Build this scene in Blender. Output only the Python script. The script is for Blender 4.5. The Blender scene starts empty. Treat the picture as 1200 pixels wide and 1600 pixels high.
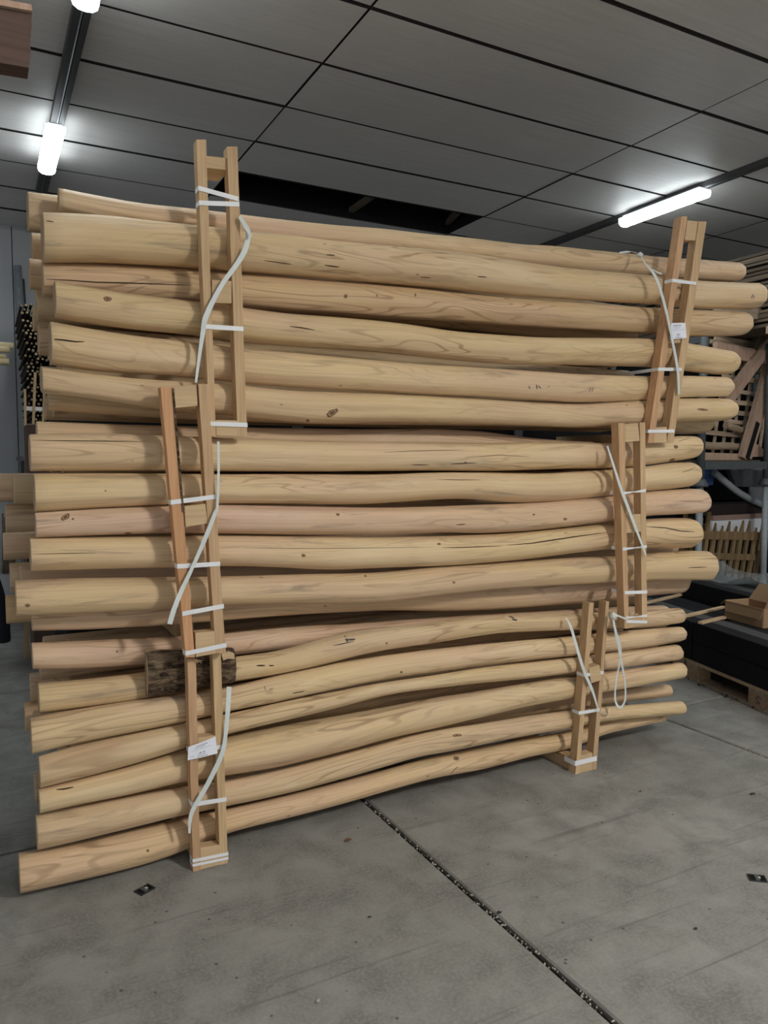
import bpy, bmesh, math, random
from mathutils import Vector, Matrix
from mathutils.bvhtree import BVHTree
from mathutils import noise as mnoise

SC = bpy.context.scene
COL = SC.collection
R = math.radians

# ------------------------------------------------------------------ camera
# world axes: X along the log stack, Y away into the hall, Z up (metres)
FOC, PITCH, YAW, EYE = 1180.0, R(3.9), R(28.0), 1.5
cd = bpy.data.cameras.new('camera')
cd.sensor_fit = 'VERTICAL'
cd.sensor_height = 36.0
cd.lens = FOC / 1600.0 * 36.0
cd.clip_start, cd.clip_end = 0.05, 100
cam = bpy.data.objects.new('camera', cd)
COL.objects.link(cam)
cam.location = (0, 0, EYE)
cam.rotation_euler = (math.pi / 2 - PITCH, 0, -YAW)
SC.camera = cam

# ------------------------------------------------------------------ world, exposure
W = bpy.data.worlds.new('world')
SC.world = W
W.use_nodes = True
W.node_tree.nodes['Background'].inputs[0].default_value = (0.90, 0.95, 1.0, 1)
W.node_tree.nodes['Background'].inputs[1].default_value = 0.62
SC.view_settings.view_transform = 'Standard'
SC.view_settings.look = 'None'
SC.view_settings.gamma = 1.0
SC.view_settings.use_curve_mapping = False
SC.view_settings.exposure = 0.20
LAMP_EMIT = 40.0      # glow of the fluorescent diffusers
LAMP_RGB = (0.88, 0.97, 1.0)
BACK_EMIT = 540.0     # the warmer tubes nearer the camera, out of frame
BACK_RGB = (1.0, 0.965, 0.90)

# ------------------------------------------------------------------ helpers
def ray(x, y):
    a = (x - 600) / FOC
    b = (800 - y) / FOC
    f = math.cos(PITCH) + b * math.sin(PITCH)
    u = b * math.cos(PITCH) - math.sin(PITCH)
    return (math.cos(YAW) * a + math.sin(YAW) * f, -math.sin(YAW) * a + math.cos(YAW) * f, u)

def at_v(x, y, v):
    d = ray(x, y)
    s = v / d[1]
    return Vector((d[0] * s, v, EYE + d[2] * s))

def at_u(x, y, u):
    d = ray(x, y)
    s = u / d[0]
    return Vector((u, d[1] * s, EYE + d[2] * s))

def at_z(x, y, z):
    d = ray(x, y)
    s = (z - EYE) / d[2]
    return Vector((d[0] * s, d[1] * s, z))

def tag(o, label=None, cat=None, group=None, kind=None):
    if label: o['label'] = label
    if cat: o['category'] = cat
    if group: o['group'] = group
    if kind: o['kind'] = kind
    return o

def empty(name, loc, label=None, cat=None, group=None, kind=None):
    o = bpy.data.objects.new(name, None)
    o.empty_display_size = 0.1
    COL.objects.link(o)
    o.location = loc
    return tag(o, label, cat, group, kind)

def link(name, me, parent=None, loc=(0, 0, 0)):
    o = bpy.data.objects.new(name, me)
    COL.objects.link(o)
    o.location = loc
    if parent is not None:
        o.parent = parent
    return o

def wloc(o):
    v = Vector(o.location)
    p = o.parent
    while p is not None:
        v = v + Vector(p.location)
        p = p.parent
    return v

class MB:
    """collects shapes given in world coordinates, builds ONE mesh object"""
    def __init__(self):
        self.v, self.f, self.m, self.s = [], [], [], []
    def add(self, vs, fs, mi=0, smooth=False):
        n = len(self.v)
        self.v += [Vector(p) for p in vs]
        for f in fs:
            self.f.append([i + n for i in f])
            self.m.append(mi)
            self.s.append(smooth)
        return self
    def hexa(self, p, mi=0):
        # p: 8 points, 0-3 one face, 4-7 the opposite face
        return self.add(p, [(3, 2, 1, 0), (4, 5, 6, 7), (0, 1, 5, 4), (1, 2, 6, 5), (2, 3, 7, 6), (3, 0, 4, 7)], mi)
    def box(self, lo, hi, mi=0):
        (a, b, c), (d, e, f) = lo, hi
        return self.hexa([(a, b, c), (d, b, c), (d, e, c), (a, e, c), (a, b, f), (d, b, f), (d, e, f), (a, e, f)], mi)
    def bar(self, p, q, w, h, up=(0, 0, 1), mi=0):
        # square bar from p to q; w across, h along the 'up' side
        p, q = Vector(p), Vector(q)
        t = (q - p).normalized()
        a = t.cross(Vector(up))
        if a.length < 1e-4:
            a = t.cross(Vector((1, 0, 0)))
        a.normalize()
        b = a.cross(t).normalized()
        a, b = a * (w / 2), b * (h / 2)
        return self.hexa([p - a - b, p + a - b, p + a + b, p - a + b, q - a - b, q + a - b, q + a + b, q - a + b], mi)
    def tube(self, pts, rad, n=10, mi=0, caps=True, smooth=True):
        pts = [Vector(p) for p in pts]
        rr = rad if isinstance(rad, (list, tuple)) else [rad] * len(pts)
        vs, fs = [], []
        ref = None
        for i, p in enumerate(pts):
            t = (pts[min(i + 1, len(pts) - 1)] - pts[max(i - 1, 0)]).normalized()
            if ref is None:
                ref = Vector((0, 0, 1)) if abs(t.z) < 0.9 else Vector((1, 0, 0))
            a = t.cross(ref).normalized()
            b = a.cross(t).normalized()
            ref = b
            for k in range(n):
                an = 2 * math.pi * k / n
                vs.append(p + (a * math.cos(an) + b * math.sin(an)) * rr[i])
        for i in range(len(pts) - 1):
            for k in range(n):
                k2 = (k + 1) % n
                fs.append((i * n + k, i * n + k2, (i + 1) * n + k2, (i + 1) * n + k))
        self.add(vs, fs, mi, smooth)
        if caps:
            b0 = len(self.v) - len(vs)
            self.f.append([b0 + k for k in range(n)][::-1]); self.m.append(mi); self.s.append(False)
            e0 = b0 + (len(pts) - 1) * n
            self.f.append([e0 + k for k in range(n)]); self.m.append(mi); self.s.append(False)
        return self
    def ribbon(self, pts, width, wdir=None, nrm=(0, -1, 0), thick=0.0012, mi=0):
        pts = [Vector(p) for p in pts]
        N = Vector(nrm)
        ws = width if isinstance(width, (list, tuple)) else [width] * len(pts)
        vs, fs = [], []
        for i, p in enumerate(pts):
            t = (pts[min(i + 1, len(pts) - 1)] - pts[max(i - 1, 0)]).normalized()
            if wdir is not None:
                w = Vector(wdir[i] if isinstance(wdir, list) else wdir).normalized()
                n = t.cross(w)
                n = n.normalized() if n.length > 1e-5 else N
            else:
                w = t.cross(N).normalized()
                n = N
            w = w * (ws[i] / 2)
            n = n * (thick / 2)
            vs += [p - w - n, p + w - n, p + w + n, p - w + n]
        for i in range(len(pts) - 1):
            for k in range(4):
                k2 = (k + 1) % 4
                fs.append((i * 4 + k, i * 4 + k2, i * 4 + 4 + k2, i * 4 + 4 + k))
        e = (len(pts) - 1) * 4
        fs += [(3, 2, 1, 0), (e, e + 1, e + 2, e + 3)]
        return self.add(vs, fs, mi)
    def build(self, name, mats, parent=None, origin=None, bevel=0.0):
        if not isinstance(mats, (list, tuple)):
            mats = [mats]
        if parent is not None:
            base = wloc(parent)
            o_loc = Vector((0, 0, 0)) if origin is None else Vector(origin) - base
            off = base + o_loc
        else:
            if origin is None:
                xs = [p.x for p in self.v]; ys = [p.y for p in self.v]; zs = [p.z for p in self.v]
                origin = ((min(xs) + max(xs)) / 2, (min(ys) + max(ys)) / 2, min(zs))
            o_loc = Vector(origin)
            off = o_loc
        me = bpy.data.meshes.new(name)
        me.from_pydata([tuple(p - off) for p in self.v], [], self.f)
        for m in mats:
            me.materials.append(m)
        me.polygons.foreach_set('material_index', self.m)
        me.polygons.foreach_set('use_smooth', self.s)
        bm = bmesh.new()
        bm.from_mesh(me)
        bmesh.ops.recalc_face_normals(bm, faces=bm.faces)
        if bevel:
            bmesh.ops.bevel(bm, geom=bm.edges[:], offset=bevel, segments=1, affect='EDGES')
        bm.to_mesh(me)
        bm.free()
        me.update()
        return link(name, me, parent, o_loc)

def cr(p0, p1, p2, p3, t):
    return 0.5 * ((2 * p1) + (-p0 + p2) * t + (2 * p0 - 5 * p1 + 4 * p2 - p3) * t * t + (-p0 + 3 * p1 - 3 * p2 + p3) * t ** 3)

def smooth_path(pts, n=6):
    pts = [Vector(p) for p in pts]
    out = []
    for i in range(len(pts) - 1):
        p0 = pts[max(i - 1, 0)]; p1 = pts[i]; p2 = pts[i + 1]; p3 = pts[min(i + 2, len(pts) - 1)]
        for k in range(n):
            out.append(cr(p0, p1, p2, p3, k / n))
    out.append(pts[-1])
    return out

# ------------------------------------------------------------------ materials
class NT:
    def __init__(self, name):
        self.mat = bpy.data.materials.new(name)
        self.mat.use_nodes = True
        self.nt = self.mat.node_tree
        self.bsdf = self.nt.nodes['Principled BSDF']
    def n(self, typ, **kw):
        nd = self.nt.nodes.new(typ)
        for k, v in kw.items():
            if k.startswith('i_'):
                key = k[2:]
                nd.inputs[int(key) if key.isdigit() else key.replace('_', ' ')].default_value = v
            else:
                setattr(nd, k, v)
        return nd
    def l(self, a, b):
        self.nt.links.new(a, b)
    def ramp(self, fac, stops, interp='LINEAR'):
        r = self.n('ShaderNodeValToRGB')
        r.color_ramp.interpolation = interp
        els = r.color_ramp.elements
        while len(els) > len(stops):
            els.remove(els[-1])
        while len(els) < len(stops):
            els.new(1.0)
        for e, (p, c) in zip(els, stops):
            e.position = p
            e.color = c if len(c) == 4 else (*c, 1)
        self.l(fac, r.inputs[0])
        return r.outputs[0]
    def mix(self, fac, a, b, blend='MIX'):
        m = self.n('ShaderNodeMix', data_type='RGBA', blend_type=blend)
        for val, idx in ((fac, 0), (a, 6), (b, 7)):
            if hasattr(val, 'is_linked'):
                self.l(val, m.inputs[idx])
            else:
                m.inputs[idx].default_value = val if isinstance(val, (int, float)) else ((*val, 1) if len(val) == 3 else val)
        return m.outputs[2]
    def math(self, op, a, b=None):
        m = self.n('ShaderNodeMath', operation=op)
        for val, idx in ((a, 0), (b, 1)):
            if val is None: continue
            if hasattr(val, 'is_linked'): self.l(val, m.inputs[idx])
            else: m.inputs[idx].default_value = val
        return m.outputs[0]
    def vmul(self, v, s, add=(0, 0, 0)):
        m = self.n('ShaderNodeVectorMath', operation='MULTIPLY_ADD')
        self.l(v, m.inputs[0])
        m.inputs[1].default_value = s
        if hasattr(add, 'is_linked'): self.l(add, m.inputs[2])
        else: m.inputs[2].default_value = add
        return m.outputs[0]
    def noise(self, vec, scale=1.0, detail=3.0, rough=0.55, dist=0.0):
        t = self.n('ShaderNodeTexNoise')
        t.inputs['Scale'].default_value = scale
        t.inputs['Detail'].default_value = detail
        t.inputs['Roughness'].default_value = rough
        t.inputs['Distortion'].default_value = dist
        self.l(vec, t.inputs['Vector'])
        return t.outputs['Fac']
    def bump(self, h, strength=0.3, dist=0.01):
        b = self.n('ShaderNodeBump')
        b.inputs['Strength'].default_value = strength
        b.inputs['Distance'].default_value = dist
        self.l(h, b.inputs['Height'])
        self.l(b.outputs[0], self.bsdf.inputs['Normal'])

def plain(name, col, rough=0.7, metal=0.0, var=0.12, scale=30.0, spec=0.3):
    t = NT(name)
    tc = t.n('ShaderNodeTexCoord')
    nz = t.noise(tc.outputs['Object'], scale, 3)
    c = t.mix(nz, [x * (1 - var) for x in col], [min(1, x * (1 + var)) for x in col])
    t.l(c, t.bsdf.inputs['Base Color'])
    t.bsdf.inputs['Roughness'].default_value = rough
    t.bsdf.inputs['Metallic'].default_value = metal
    t.bsdf.inputs['Specular IOR Level'].default_value = spec
    return t.mat

def log_wood(name='log_wood'):
    t = NT(name)
    uv = t.n('ShaderNodeUVMap', uv_map='UVMap')
    oi = t.n('ShaderNodeObjectInfo')
    off = t.n('ShaderNodeCombineXYZ')
    t.l(t.math('MULTIPLY', oi.outputs['Random'], 57.0), off.inputs[0])
    t.l(t.math('MULTIPLY', oi.outputs['Random'], 23.0), off.inputs[1])
    t.l(t.math('MULTIPLY', oi.outputs['Random'], 11.0), off.inputs[2])
    P = t.vmul(uv.outputs[0], (1, 1, 1), off.outputs[0])
    # broad hue drift: yellow sapwood and pinkish patches
    broad = t.noise(t.vmul(P, (1.3, 5, 1)), 1.0, 2)
    base = t.mix(t.ramp(broad, [(0.35, (0, 0, 0)), (0.68, (1, 1, 1))]), (0.690, 0.525, 0.305), (0.670, 0.490, 0.335))
    # cathedral grain: contour lines of a stretched noise field
    fld = t.noise(t.vmul(P, (1.1, 10, 1)), 1.0, 1.6, 0.5, 0.35)
    rings = t.math('SINE', t.math('MULTIPLY', fld, 78.0))
    lines = t.ramp(rings, [(0.60, (0, 0, 0)), (0.98, (1, 1, 1))])
    where = t.ramp(t.noise(t.vmul(P, (1.1, 6, 1), (9.1, 3.3, 1.7)), 1.0, 2), [(0.44, (0, 0, 0)), (0.66, (1, 1, 1))])
    lf = t.math('MULTIPLY', t.math('MULTIPLY', lines, where), 0.74)
    c = t.mix(lf, base, (0.30, 0.185, 0.105))
    # long fine streaks
    st = t.noise(t.vmul(P, (2.2, 130, 1)), 1.0, 2)
    c = t.mix(t.ramp(st, [(0.40, (0, 0, 0)), (0.75, (0.42, 0.42, 0.42))]), c, (0.45, 0.31, 0.19))
    # grey bruises drawn along the log
    br = t.ramp(t.noise(t.vmul(P, (2.4, 20, 1), (4, 8, 2)), 1.0, 4, 0.65, 0.6), [(0.565, (0, 0, 0)), (0.72, (0.75, 0.75, 0.75))])
    c = t.mix(br, c, (0.330, 0.245, 0.175))
    # bright highlights of the logs painted into the colour as broad cream patches
    cm = t.ramp(t.noise(t.vmul(P, (1.7, 8, 1), (6, 2, 9)), 1.0, 2), [(0.52, (0, 0, 0)), (0.72, (0.55, 0.55, 0.55))])
    c = t.mix(cm, c, (0.76, 0.625, 0.42))
    # pale scraped flecks
    fl = t.ramp(t.noise(t.vmul(P, (5, 26, 1), (1, 14, 5)), 1.0, 2), [(0.70, (0, 0, 0)), (0.80, (0.45, 0.45, 0.45))])
    c = t.mix(fl, c, (0.82, 0.72, 0.57))
    # small dark pin knots
    vo = t.n('ShaderNodeTexVoronoi')
    vo.inputs['Scale'].default_value = 1.0
    t.l(t.vmul(P, (4.2, 9.0, 1)), vo.inputs['Vector'])
    kn = t.ramp(vo.outputs['Distance'], [(0.016, (0.8, 0.8, 0.8)), (0.045, (0, 0, 0))])
    c = t.mix(kn, c, (0.11, 0.06, 0.035))
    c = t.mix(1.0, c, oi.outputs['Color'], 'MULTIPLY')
    t.l(c, t.bsdf.inputs['Base Color'])
    t.bsdf.inputs['Roughness'].default_value = 0.62
    t.bsdf.inputs['Specular IOR Level'].default_value = 0.25
    t.bump(t.math('ADD', t.math('MULTIPLY', st, 0.5), t.math('MULTIPLY', fld, 3.0)), 0.35, 0.004)
    return t.mat

def sawn(name, light, dark, rough=0.75, along=2, fine=150.0):
    """sawn timber with grain along one object axis, tinted by the object colour"""
    t = NT(name)
    tc = t.n('ShaderNodeTexCoord')
    oi = t.n('ShaderNodeObjectInfo')
    off = t.n('ShaderNodeCombineXYZ')
    for i in range(3):
        t.l(t.math('MULTIPLY', oi.outputs['Random'], 31.0 + 7 * i), off.inputs[i])
    sc = [fine] * 3
    sc[along] = fine / 40
    P = t.vmul(tc.outputs['Object'], sc, off.outputs[0])
    g = t.noise(P, 1.0, 3, 0.6)
    c = t.mix(t.ramp(g, [(0.35, (0, 0, 0)), (0.72, (1, 1, 1))]), light, dark)
    sc2 = [22.0] * 3
    sc2[along] = 2.0
    g2 = t.noise(t.vmul(tc.outputs['Object'], sc2, off.outputs[0]), 1.0, 2)
    c = t.mix(t.ramp(g2, [(0.45, (0, 0, 0)), (0.75, (0.5, 0.5, 0.5))]), c, [d * 0.8 for d in dark])
    c = t.mix(1.0, c, oi.outputs['Color'], 'MULTIPLY')
    t.l(c, t.bsdf.inputs['Base Color'])
    t.bsdf.inputs['Roughness'].default_value = rough
    t.bsdf.inputs['Specular IOR Level'].default_value = 0.2
    t.bump(g, 0.25, 0.002)
    return t.mat

def end_grain(name='end_grain'):
    t = NT(name)
    tc = t.n('ShaderNodeTexCoord')
    w = t.n('ShaderNodeTexWave', wave_type='RINGS', rings_direction='X')
    w.inputs['Scale'].default_value = 28.0
    w.inputs['Distortion'].default_value = 2.0
    t.l(tc.outputs['Object'], w.inputs['Vector'])
    c = t.mix(t.math('MULTIPLY', w.outputs['Fac'], 0.6), (0.50, 0.35, 0.21), (0.34, 0.22, 0.12))
    t.l(c, t.bsdf.inputs['Base Color'])
    t.bsdf.inputs['Roughness'].default_value = 0.85
    return t.mat

def concrete(name='concrete'):
    t = NT(name)
    g = t.n('ShaderNodeNewGeometry')
    P = g.outputs['Position']
    big = t.noise(t.vmul(P, (0.9, 0.7, 1)), 1.0, 4, 0.6)
    mid = t.noise(P, 5.0, 5, 0.62, 0.3)
    fine = t.noise(P, 90.0, 3, 0.6)
    c = t.mix(t.ramp(big, [(0.3, (0, 0, 0)), (0.7, (1, 1, 1))]), (0.255, 0.251, 0.236), (0.350, 0.343, 0.320))
    c = t.mix(t.ramp(mid, [(0.36, (0.75, 0.75, 0.75)), (0.62, (0, 0, 0))]), c, (0.150, 0.146, 0.135))
    c = t.mix(t.ramp(fine, [(0.42, (0, 0, 0)), (0.75, (0.55, 0.55, 0.55))]), c, (0.36, 0.355, 0.33))
    # tyre scuffs: long thin streaks in two directions
    for rz, sc, off in ((R(35), (1.2, 26, 1), 3.0), (R(-55), (1.0, 30, 1), 8.0)):
        mp = t.n('ShaderNodeMapping')
        mp.inputs['Rotation'].default_value = (0, 0, rz)
        mp.inputs['Scale'].default_value = sc
        mp.inputs['Location'].default_value = (off, off, 0)
        t.l(P, mp.inputs['Vector'])
        s = t.noise(mp.outputs[0], 1.0, 3, 0.6, 0.4)
        c = t.mix(t.ramp(s, [(0.62, (0, 0, 0)), (0.74, (0.5, 0.5, 0.5))]), c, (0.105, 0.102, 0.095))
    # brownish stains
    stn = t.noise(t.vmul(P, (1.6, 1.6, 1), (7, 2, 0)), 1.0, 4, 0.65)
    c = t.mix(t.ramp(stn, [(0.60, (0, 0, 0)), (0.75, (0.45, 0.45, 0.45))]), c, (0.19, 0.155, 0.115))
    # black pits
    vo = t.n('ShaderNodeTexVoronoi')
    vo.inputs['Scale'].default_value = 11.0
    t.l(P, vo.inputs['Vector'])
    c = t.mix(t.ramp(vo.outputs['Distance'], [(0.035, (0.85, 0.85, 0.85)), (0.075, (0, 0, 0))]), c, (0.055, 0.052, 0.048))
    t.l(c, t.bsdf.inputs['Base Color'])
    t.bsdf.inputs['Roughness'].default_value = 0.62
    t.bsdf.inputs['Specular IOR Level'].default_value = 0.3
    t.bump(t.math('ADD', fine, t.math('MULTIPLY', mid, 1.5)), 0.18, 0.004)
    return t.mat

def ceiling_panel_mat(name='ceiling_panel'):
    t = NT(name)
    tc = t.n('ShaderNodeTexCoord')
    oi = t.n('ShaderNodeObjectInfo')
    off = t.n('ShaderNodeCombineXYZ')
    t.l(t.math('MULTIPLY', oi.outputs['Random'], 41.0), off.inputs[0])
    t.l(t.math('MULTIPLY', oi.outputs['Random'], 17.0), off.inputs[1])
    P = t.vmul(tc.outputs['Object'], (1, 1, 1), off.outputs[0])
    st = t.noise(t.vmul(P, (1.6, 34, 1)), 1.0, 3, 0.6)
    mo = t.noise(P, 1.5, 3)
    sp = t.noise(P, 140.0, 2)
    c = t.mix(st, (0.60, 0.58, 0.56), (0.92, 0.89, 0.86))
    c = t.mix(t.ramp(mo, [(0.4, (0.5, 0.5, 0.5)), (0.7, (0, 0, 0))]), c, (0.62, 0.60, 0.58))
    c = t.mix(t.ramp(sp, [(0.45, (0, 0, 0)), (0.8, (0.5, 0.5, 0.5))]), c, (0.86, 0.84, 0.82))
    sc = t.noise(t.vmul(P, (7, 10, 1), (3, 1, 0)), 1.0, 6, 0.75)
    c = t.mix(t.ramp(sc, [(0.715, (0, 0, 0)), (0.75, (0.6, 0.6, 0.6))]), c, (0.90, 0.88, 0.86))
    c = t.mix(t.math('MULTIPLY', oi.outputs['Random'], 0.22), c, (0.57, 0.555, 0.54))
    t.l(c, t.bsdf.inputs['Base Color'])
    t.bsdf.inputs['Roughness'].default_value = 0.5
    t.bsdf.inputs['Specular IOR Level'].default_value = 0.3
    t.bump(t.math('ADD', st, t.math('MULTIPLY', sp, 0.5)), 0.2, 0.003)
    return t.mat

def bark_mat(name='bark'):
    t = NT(name)
    tc = t.n('ShaderNodeTexCoord')
    P = tc.outputs['Object']
    n1 = t.noise(t.vmul(P, (14, 40, 40)), 1.0, 5, 0.7, 1.2)
    n2 = t.noise(t.vmul(P, (6, 14, 14)), 1.0, 3)
    c = t.ramp(n1, [(0.36, (0.018, 0.013, 0.010)), (0.50, (0.11, 0.075, 0.05)), (0.68, (0.30, 0.21, 0.13))])
    c = t.mix(t.ramp(n2, [(0.55, (0, 0, 0)), (0.68, (0.7, 0.7, 0.7))]), c, (0.34, 0.25, 0.165))
    t.l(c, t.bsdf.inputs['Base Color'])
    t.bsdf.inputs['Roughness'].default_value = 0.95
    t.bsdf.inputs['Specular IOR Level'].default_value = 0.1
    t.bump(n1, 1.0, 0.02)
    return t.mat

def emit(name, col, strength):
    t = NT(name)
    t.bsdf.inputs['Base Color'].default_value = (0.9, 0.9, 0.9, 1)
    t.bsdf.inputs['Emission Color'].default_value = (*col, 1)
    t.bsdf.inputs['Emission Strength'].default_value = strength
    return t.mat

M = {
    'log': log_wood(), 'end': end_grain(), 'floor': concrete(), 'panel': ceiling_panel_mat(), 'bark': bark_mat(),
    'upright': sawn('sawn_upright', (0.62, 0.45, 0.28), (0.48, 0.33, 0.19)),
    'block': sawn('sawn_block', (0.62, 0.46, 0.28), (0.53, 0.375, 0.22), along=0, fine=110),
    'plank': sawn('stored_plank', (0.15, 0.115, 0.082), (0.085, 0.064, 0.045), along=1, fine=90),
    'frame': sawn('planed_frame', (0.48, 0.355, 0.275), (0.36, 0.25, 0.185), along=2, fine=80),
    'slat': sawn('trellis_slat', (0.46, 0.375, 0.285), (0.30, 0.225, 0.155), along=0, fine=80),
    'picket': sawn('rough_picket', (0.27, 0.185, 0.10), (0.12, 0.078, 0.04), along=2, fine=60),
    'black': plain('black_timber', (0.014, 0.014, 0.016), 0.75, var=0.3, spec=0.2),
    'blackgrey': plain('dusty_black_timber', (0.075, 0.075, 0.077), 0.8, var=0.35),
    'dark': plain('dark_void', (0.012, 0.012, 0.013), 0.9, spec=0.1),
    'joint': plain('dark_joint', (0.035, 0.033, 0.032), 0.8, var=0.3),
    'jointm': plain('ceiling_joint_metal', (0.045, 0.042, 0.041), 0.95, var=0.3, spec=0.05),
    'rail': plain('dark_rail', (0.075, 0.072, 0.075), 0.5, metal=0.3),
    'wall': plain('grey_wall', (0.42, 0.435, 0.45), 0.55, var=0.06, scale=3),
    'steel': plain('galvanised_steel', (0.30, 0.33, 0.345), 0.5, metal=0.1, var=0.25),
    'steeld': plain('dull_steel', (0.10, 0.11, 0.115), 0.6, metal=0.3, var=0.3),
    'strap': plain('white_strap', (0.80, 0.81, 0.82), 0.45, var=0.03),
    'strapg': plain('pale_strap', (0.64, 0.68, 0.66), 0.45, var=0.05),
    'paper': plain('paper', (0.82, 0.83, 0.90), 0.8, var=0.02),
    'ink': plain('grey_ink', (0.10, 0.10, 0.13), 0.8),
    'crack': plain('crack_dark', (0.060, 0.036, 0.022), 0.95, spec=0.05),
    'knotd': plain('knot_dark', (0.13, 0.075, 0.042), 0.85),
    'knotm': plain('knot_mid', (0.36, 0.225, 0.125), 0.8),
    'pencil': plain('timber_crayon', (0.10, 0.09, 0.085), 0.9),
    'card': plain('cardboard', (0.36, 0.235, 0.135), 0.85, var=0.06),
    'cardin': plain('cardboard_inside', (0.30, 0.19, 0.105), 0.9, var=0.06),
    'bamboo': plain('bamboo', (0.50, 0.42, 0.25), 0.55, var=0.15),
    'stick': plain('stick_bark', (0.045, 0.034, 0.024), 0.9, var=0.4),
    'stickend': plain('stick_end', (0.30, 0.235, 0.14), 0.9, var=0.3),
    'batten': plain('batten', (0.42, 0.30, 0.16), 0.8),
    'white': plain('white_board', (0.70, 0.72, 0.74), 0.6),
    'pinkb': plain('pink_board', (0.28, 0.18, 0.15), 0.7),
    'blue': plain('blue_sheet', (0.035, 0.08, 0.22), 0.5),
    'navy': plain('navy_cloth', (0.012, 0.014, 0.022), 0.95),
    'brownb': sawn('brown_board', (0.125, 0.080, 0.065), (0.085, 0.054, 0.042), along=0, fine=60),
    'shelfbrown': plain('brown_black_box', (0.022, 0.014, 0.012), 0.5),
    'crumb': plain('pale_crumb', (0.45, 0.42, 0.37), 0.9, var=0.3),
    'bodyw': plain('lamp_body', (0.55, 0.57, 0.58), 0.5),
    'lamp': emit('fluorescent_glow', LAMP_RGB, LAMP_EMIT),
    'lampside': emit('fluorescent_side_glow', LAMP_RGB, LAMP_EMIT * .20),
    'lampcap': emit('translucent_lamp_cap', LAMP_RGB, LAMP_EMIT * .12),
    'lampw': emit('warm_fluorescent_glow', BACK_RGB, BACK_EMIT),
}
_pl = NT('clear_plastic')
_pl.bsdf.inputs['Base Color'].default_value = (0.33, 0.36, 0.37, 1)
_pl.bsdf.inputs['Roughness'].default_value = 0.18
_pl.bsdf.inputs['Alpha'].default_value = 0.55
M['plastic'] = _pl.mat
# ================================================================== STRUCTURE
# ---- floor: cast slabs with open joints
SLAB_U = [-7.63, -4.61, -2.59, -0.57, 1.45, 3.47, 5.49, 7.51, 9.53, 11.6]
SLAB_V = [-7.5, -5.77, -3.54, -1.31, 0.92, 3.15, 5.38, 7.61, 8.5]
mb = MB().box((-7.7, -7.6, -0.12), (11.7, 8.6, -0.022))
floor = mb.build('floor', M['joint'], origin=(0, 0, -0.12))
tag(floor, 'grey concrete warehouse floor cast in slabs', None, None, 'structure')
GAP = 0.022
for i in range(len(SLAB_U) - 1):
    for j in range(len(SLAB_V) - 1):
        a, b = SLAB_U[i] + GAP / 2, SLAB_U[i + 1] - GAP / 2
        c, d = SLAB_V[j] + GAP / 2, SLAB_V[j + 1] - GAP / 2
        e = 0.006
        MB().add([(a, c, -0.022), (b, c, -0.022), (b, d, -0.022), (a, d, -0.022), (a, c, -e), (b, c, -e), (b, d, -e), (a, d, -e),
                  (a + e, c + e, 0), (b - e, c + e, 0), (b - e, d - e, 0), (a + e, d - e, 0)],
                 [(8, 9, 10, 11), (4, 5, 9, 8), (5, 6, 10, 9), (6, 7, 11, 10), (7, 4, 8, 11), (0, 1, 5, 4), (1, 2, 6, 5), (2, 3, 7, 6), (3, 0, 4, 7)]
                 ).build('slab', M['floor'], floor, origin=(a, c, 0))
rng = random.Random(4)
mb = MB()
for k in range(260):
    if k < 190:
        u, v = 1.45 + rng.uniform(-.008, .008), rng.uniform(1.2, 3.1)
    else:
        u, v = 3.47 + rng.uniform(-.008, .008), rng.uniform(2.2, 3.2)
    s = rng.uniform(.002, .0055)
    c = Vector((u, v, -0.012 + s))
    mb.add([c + Vector((rng.uniform(.6, 1) * s * dx, rng.uniform(.6, 1) * s * dy, s * dz)) for dx, dy, dz in
            ((1, 0, 0), (-1, 0, 0), (0, 1, 0), (0, -1, 0), (0, 0, 1), (0, 0, -1))],
           [(0, 2, 4), (2, 1, 4), (1, 3, 4), (3, 0, 4), (2, 0, 5), (1, 2, 5), (3, 1, 5), (0, 3, 5)])
tag(mb.build('joint_grit', M['crumb']), 'pale grit lying in the open joints between the concrete slabs', 'grit', None, 'stuff')

# ---- walls
for lo, hi, nm, lb in (((-7.7, 8.42, -0.02), (11.7, 8.52, 4.62), 'wall_back', 'grey insulated panel wall at the far end'),
                       ((11.5, -7.5, -0.02), (11.62, 8.42, 4.62), 'wall_right', 'grey panel wall on the right')):
    w = MB().box(lo, hi).build(nm, M['jointm'], origin=(lo[0], lo[1], 0))
    tag(w, lb, None, None, 'structure')
    if nm == 'wall_back':
        edges = [-7.7 + 1.0 * k + 0.03 for k in range(20)]
        for a, b in zip(edges, edges[1:]):
            MB().box((a + .004, 8.385, 0), (b - .004, 8.42, 3.80)).build('wall_panel', M['wall'], w, origin=(a, 8.385, 0))
    else:
        for k in range(8):
            MB().box((11.465, -7.4 + 2 * k, 0), (11.5, -5.42 + 2 * k, 3.8)).build('wall_panel', M['wall'], w, origin=(11.465, -7.4 + 2 * k, 0))

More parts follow.
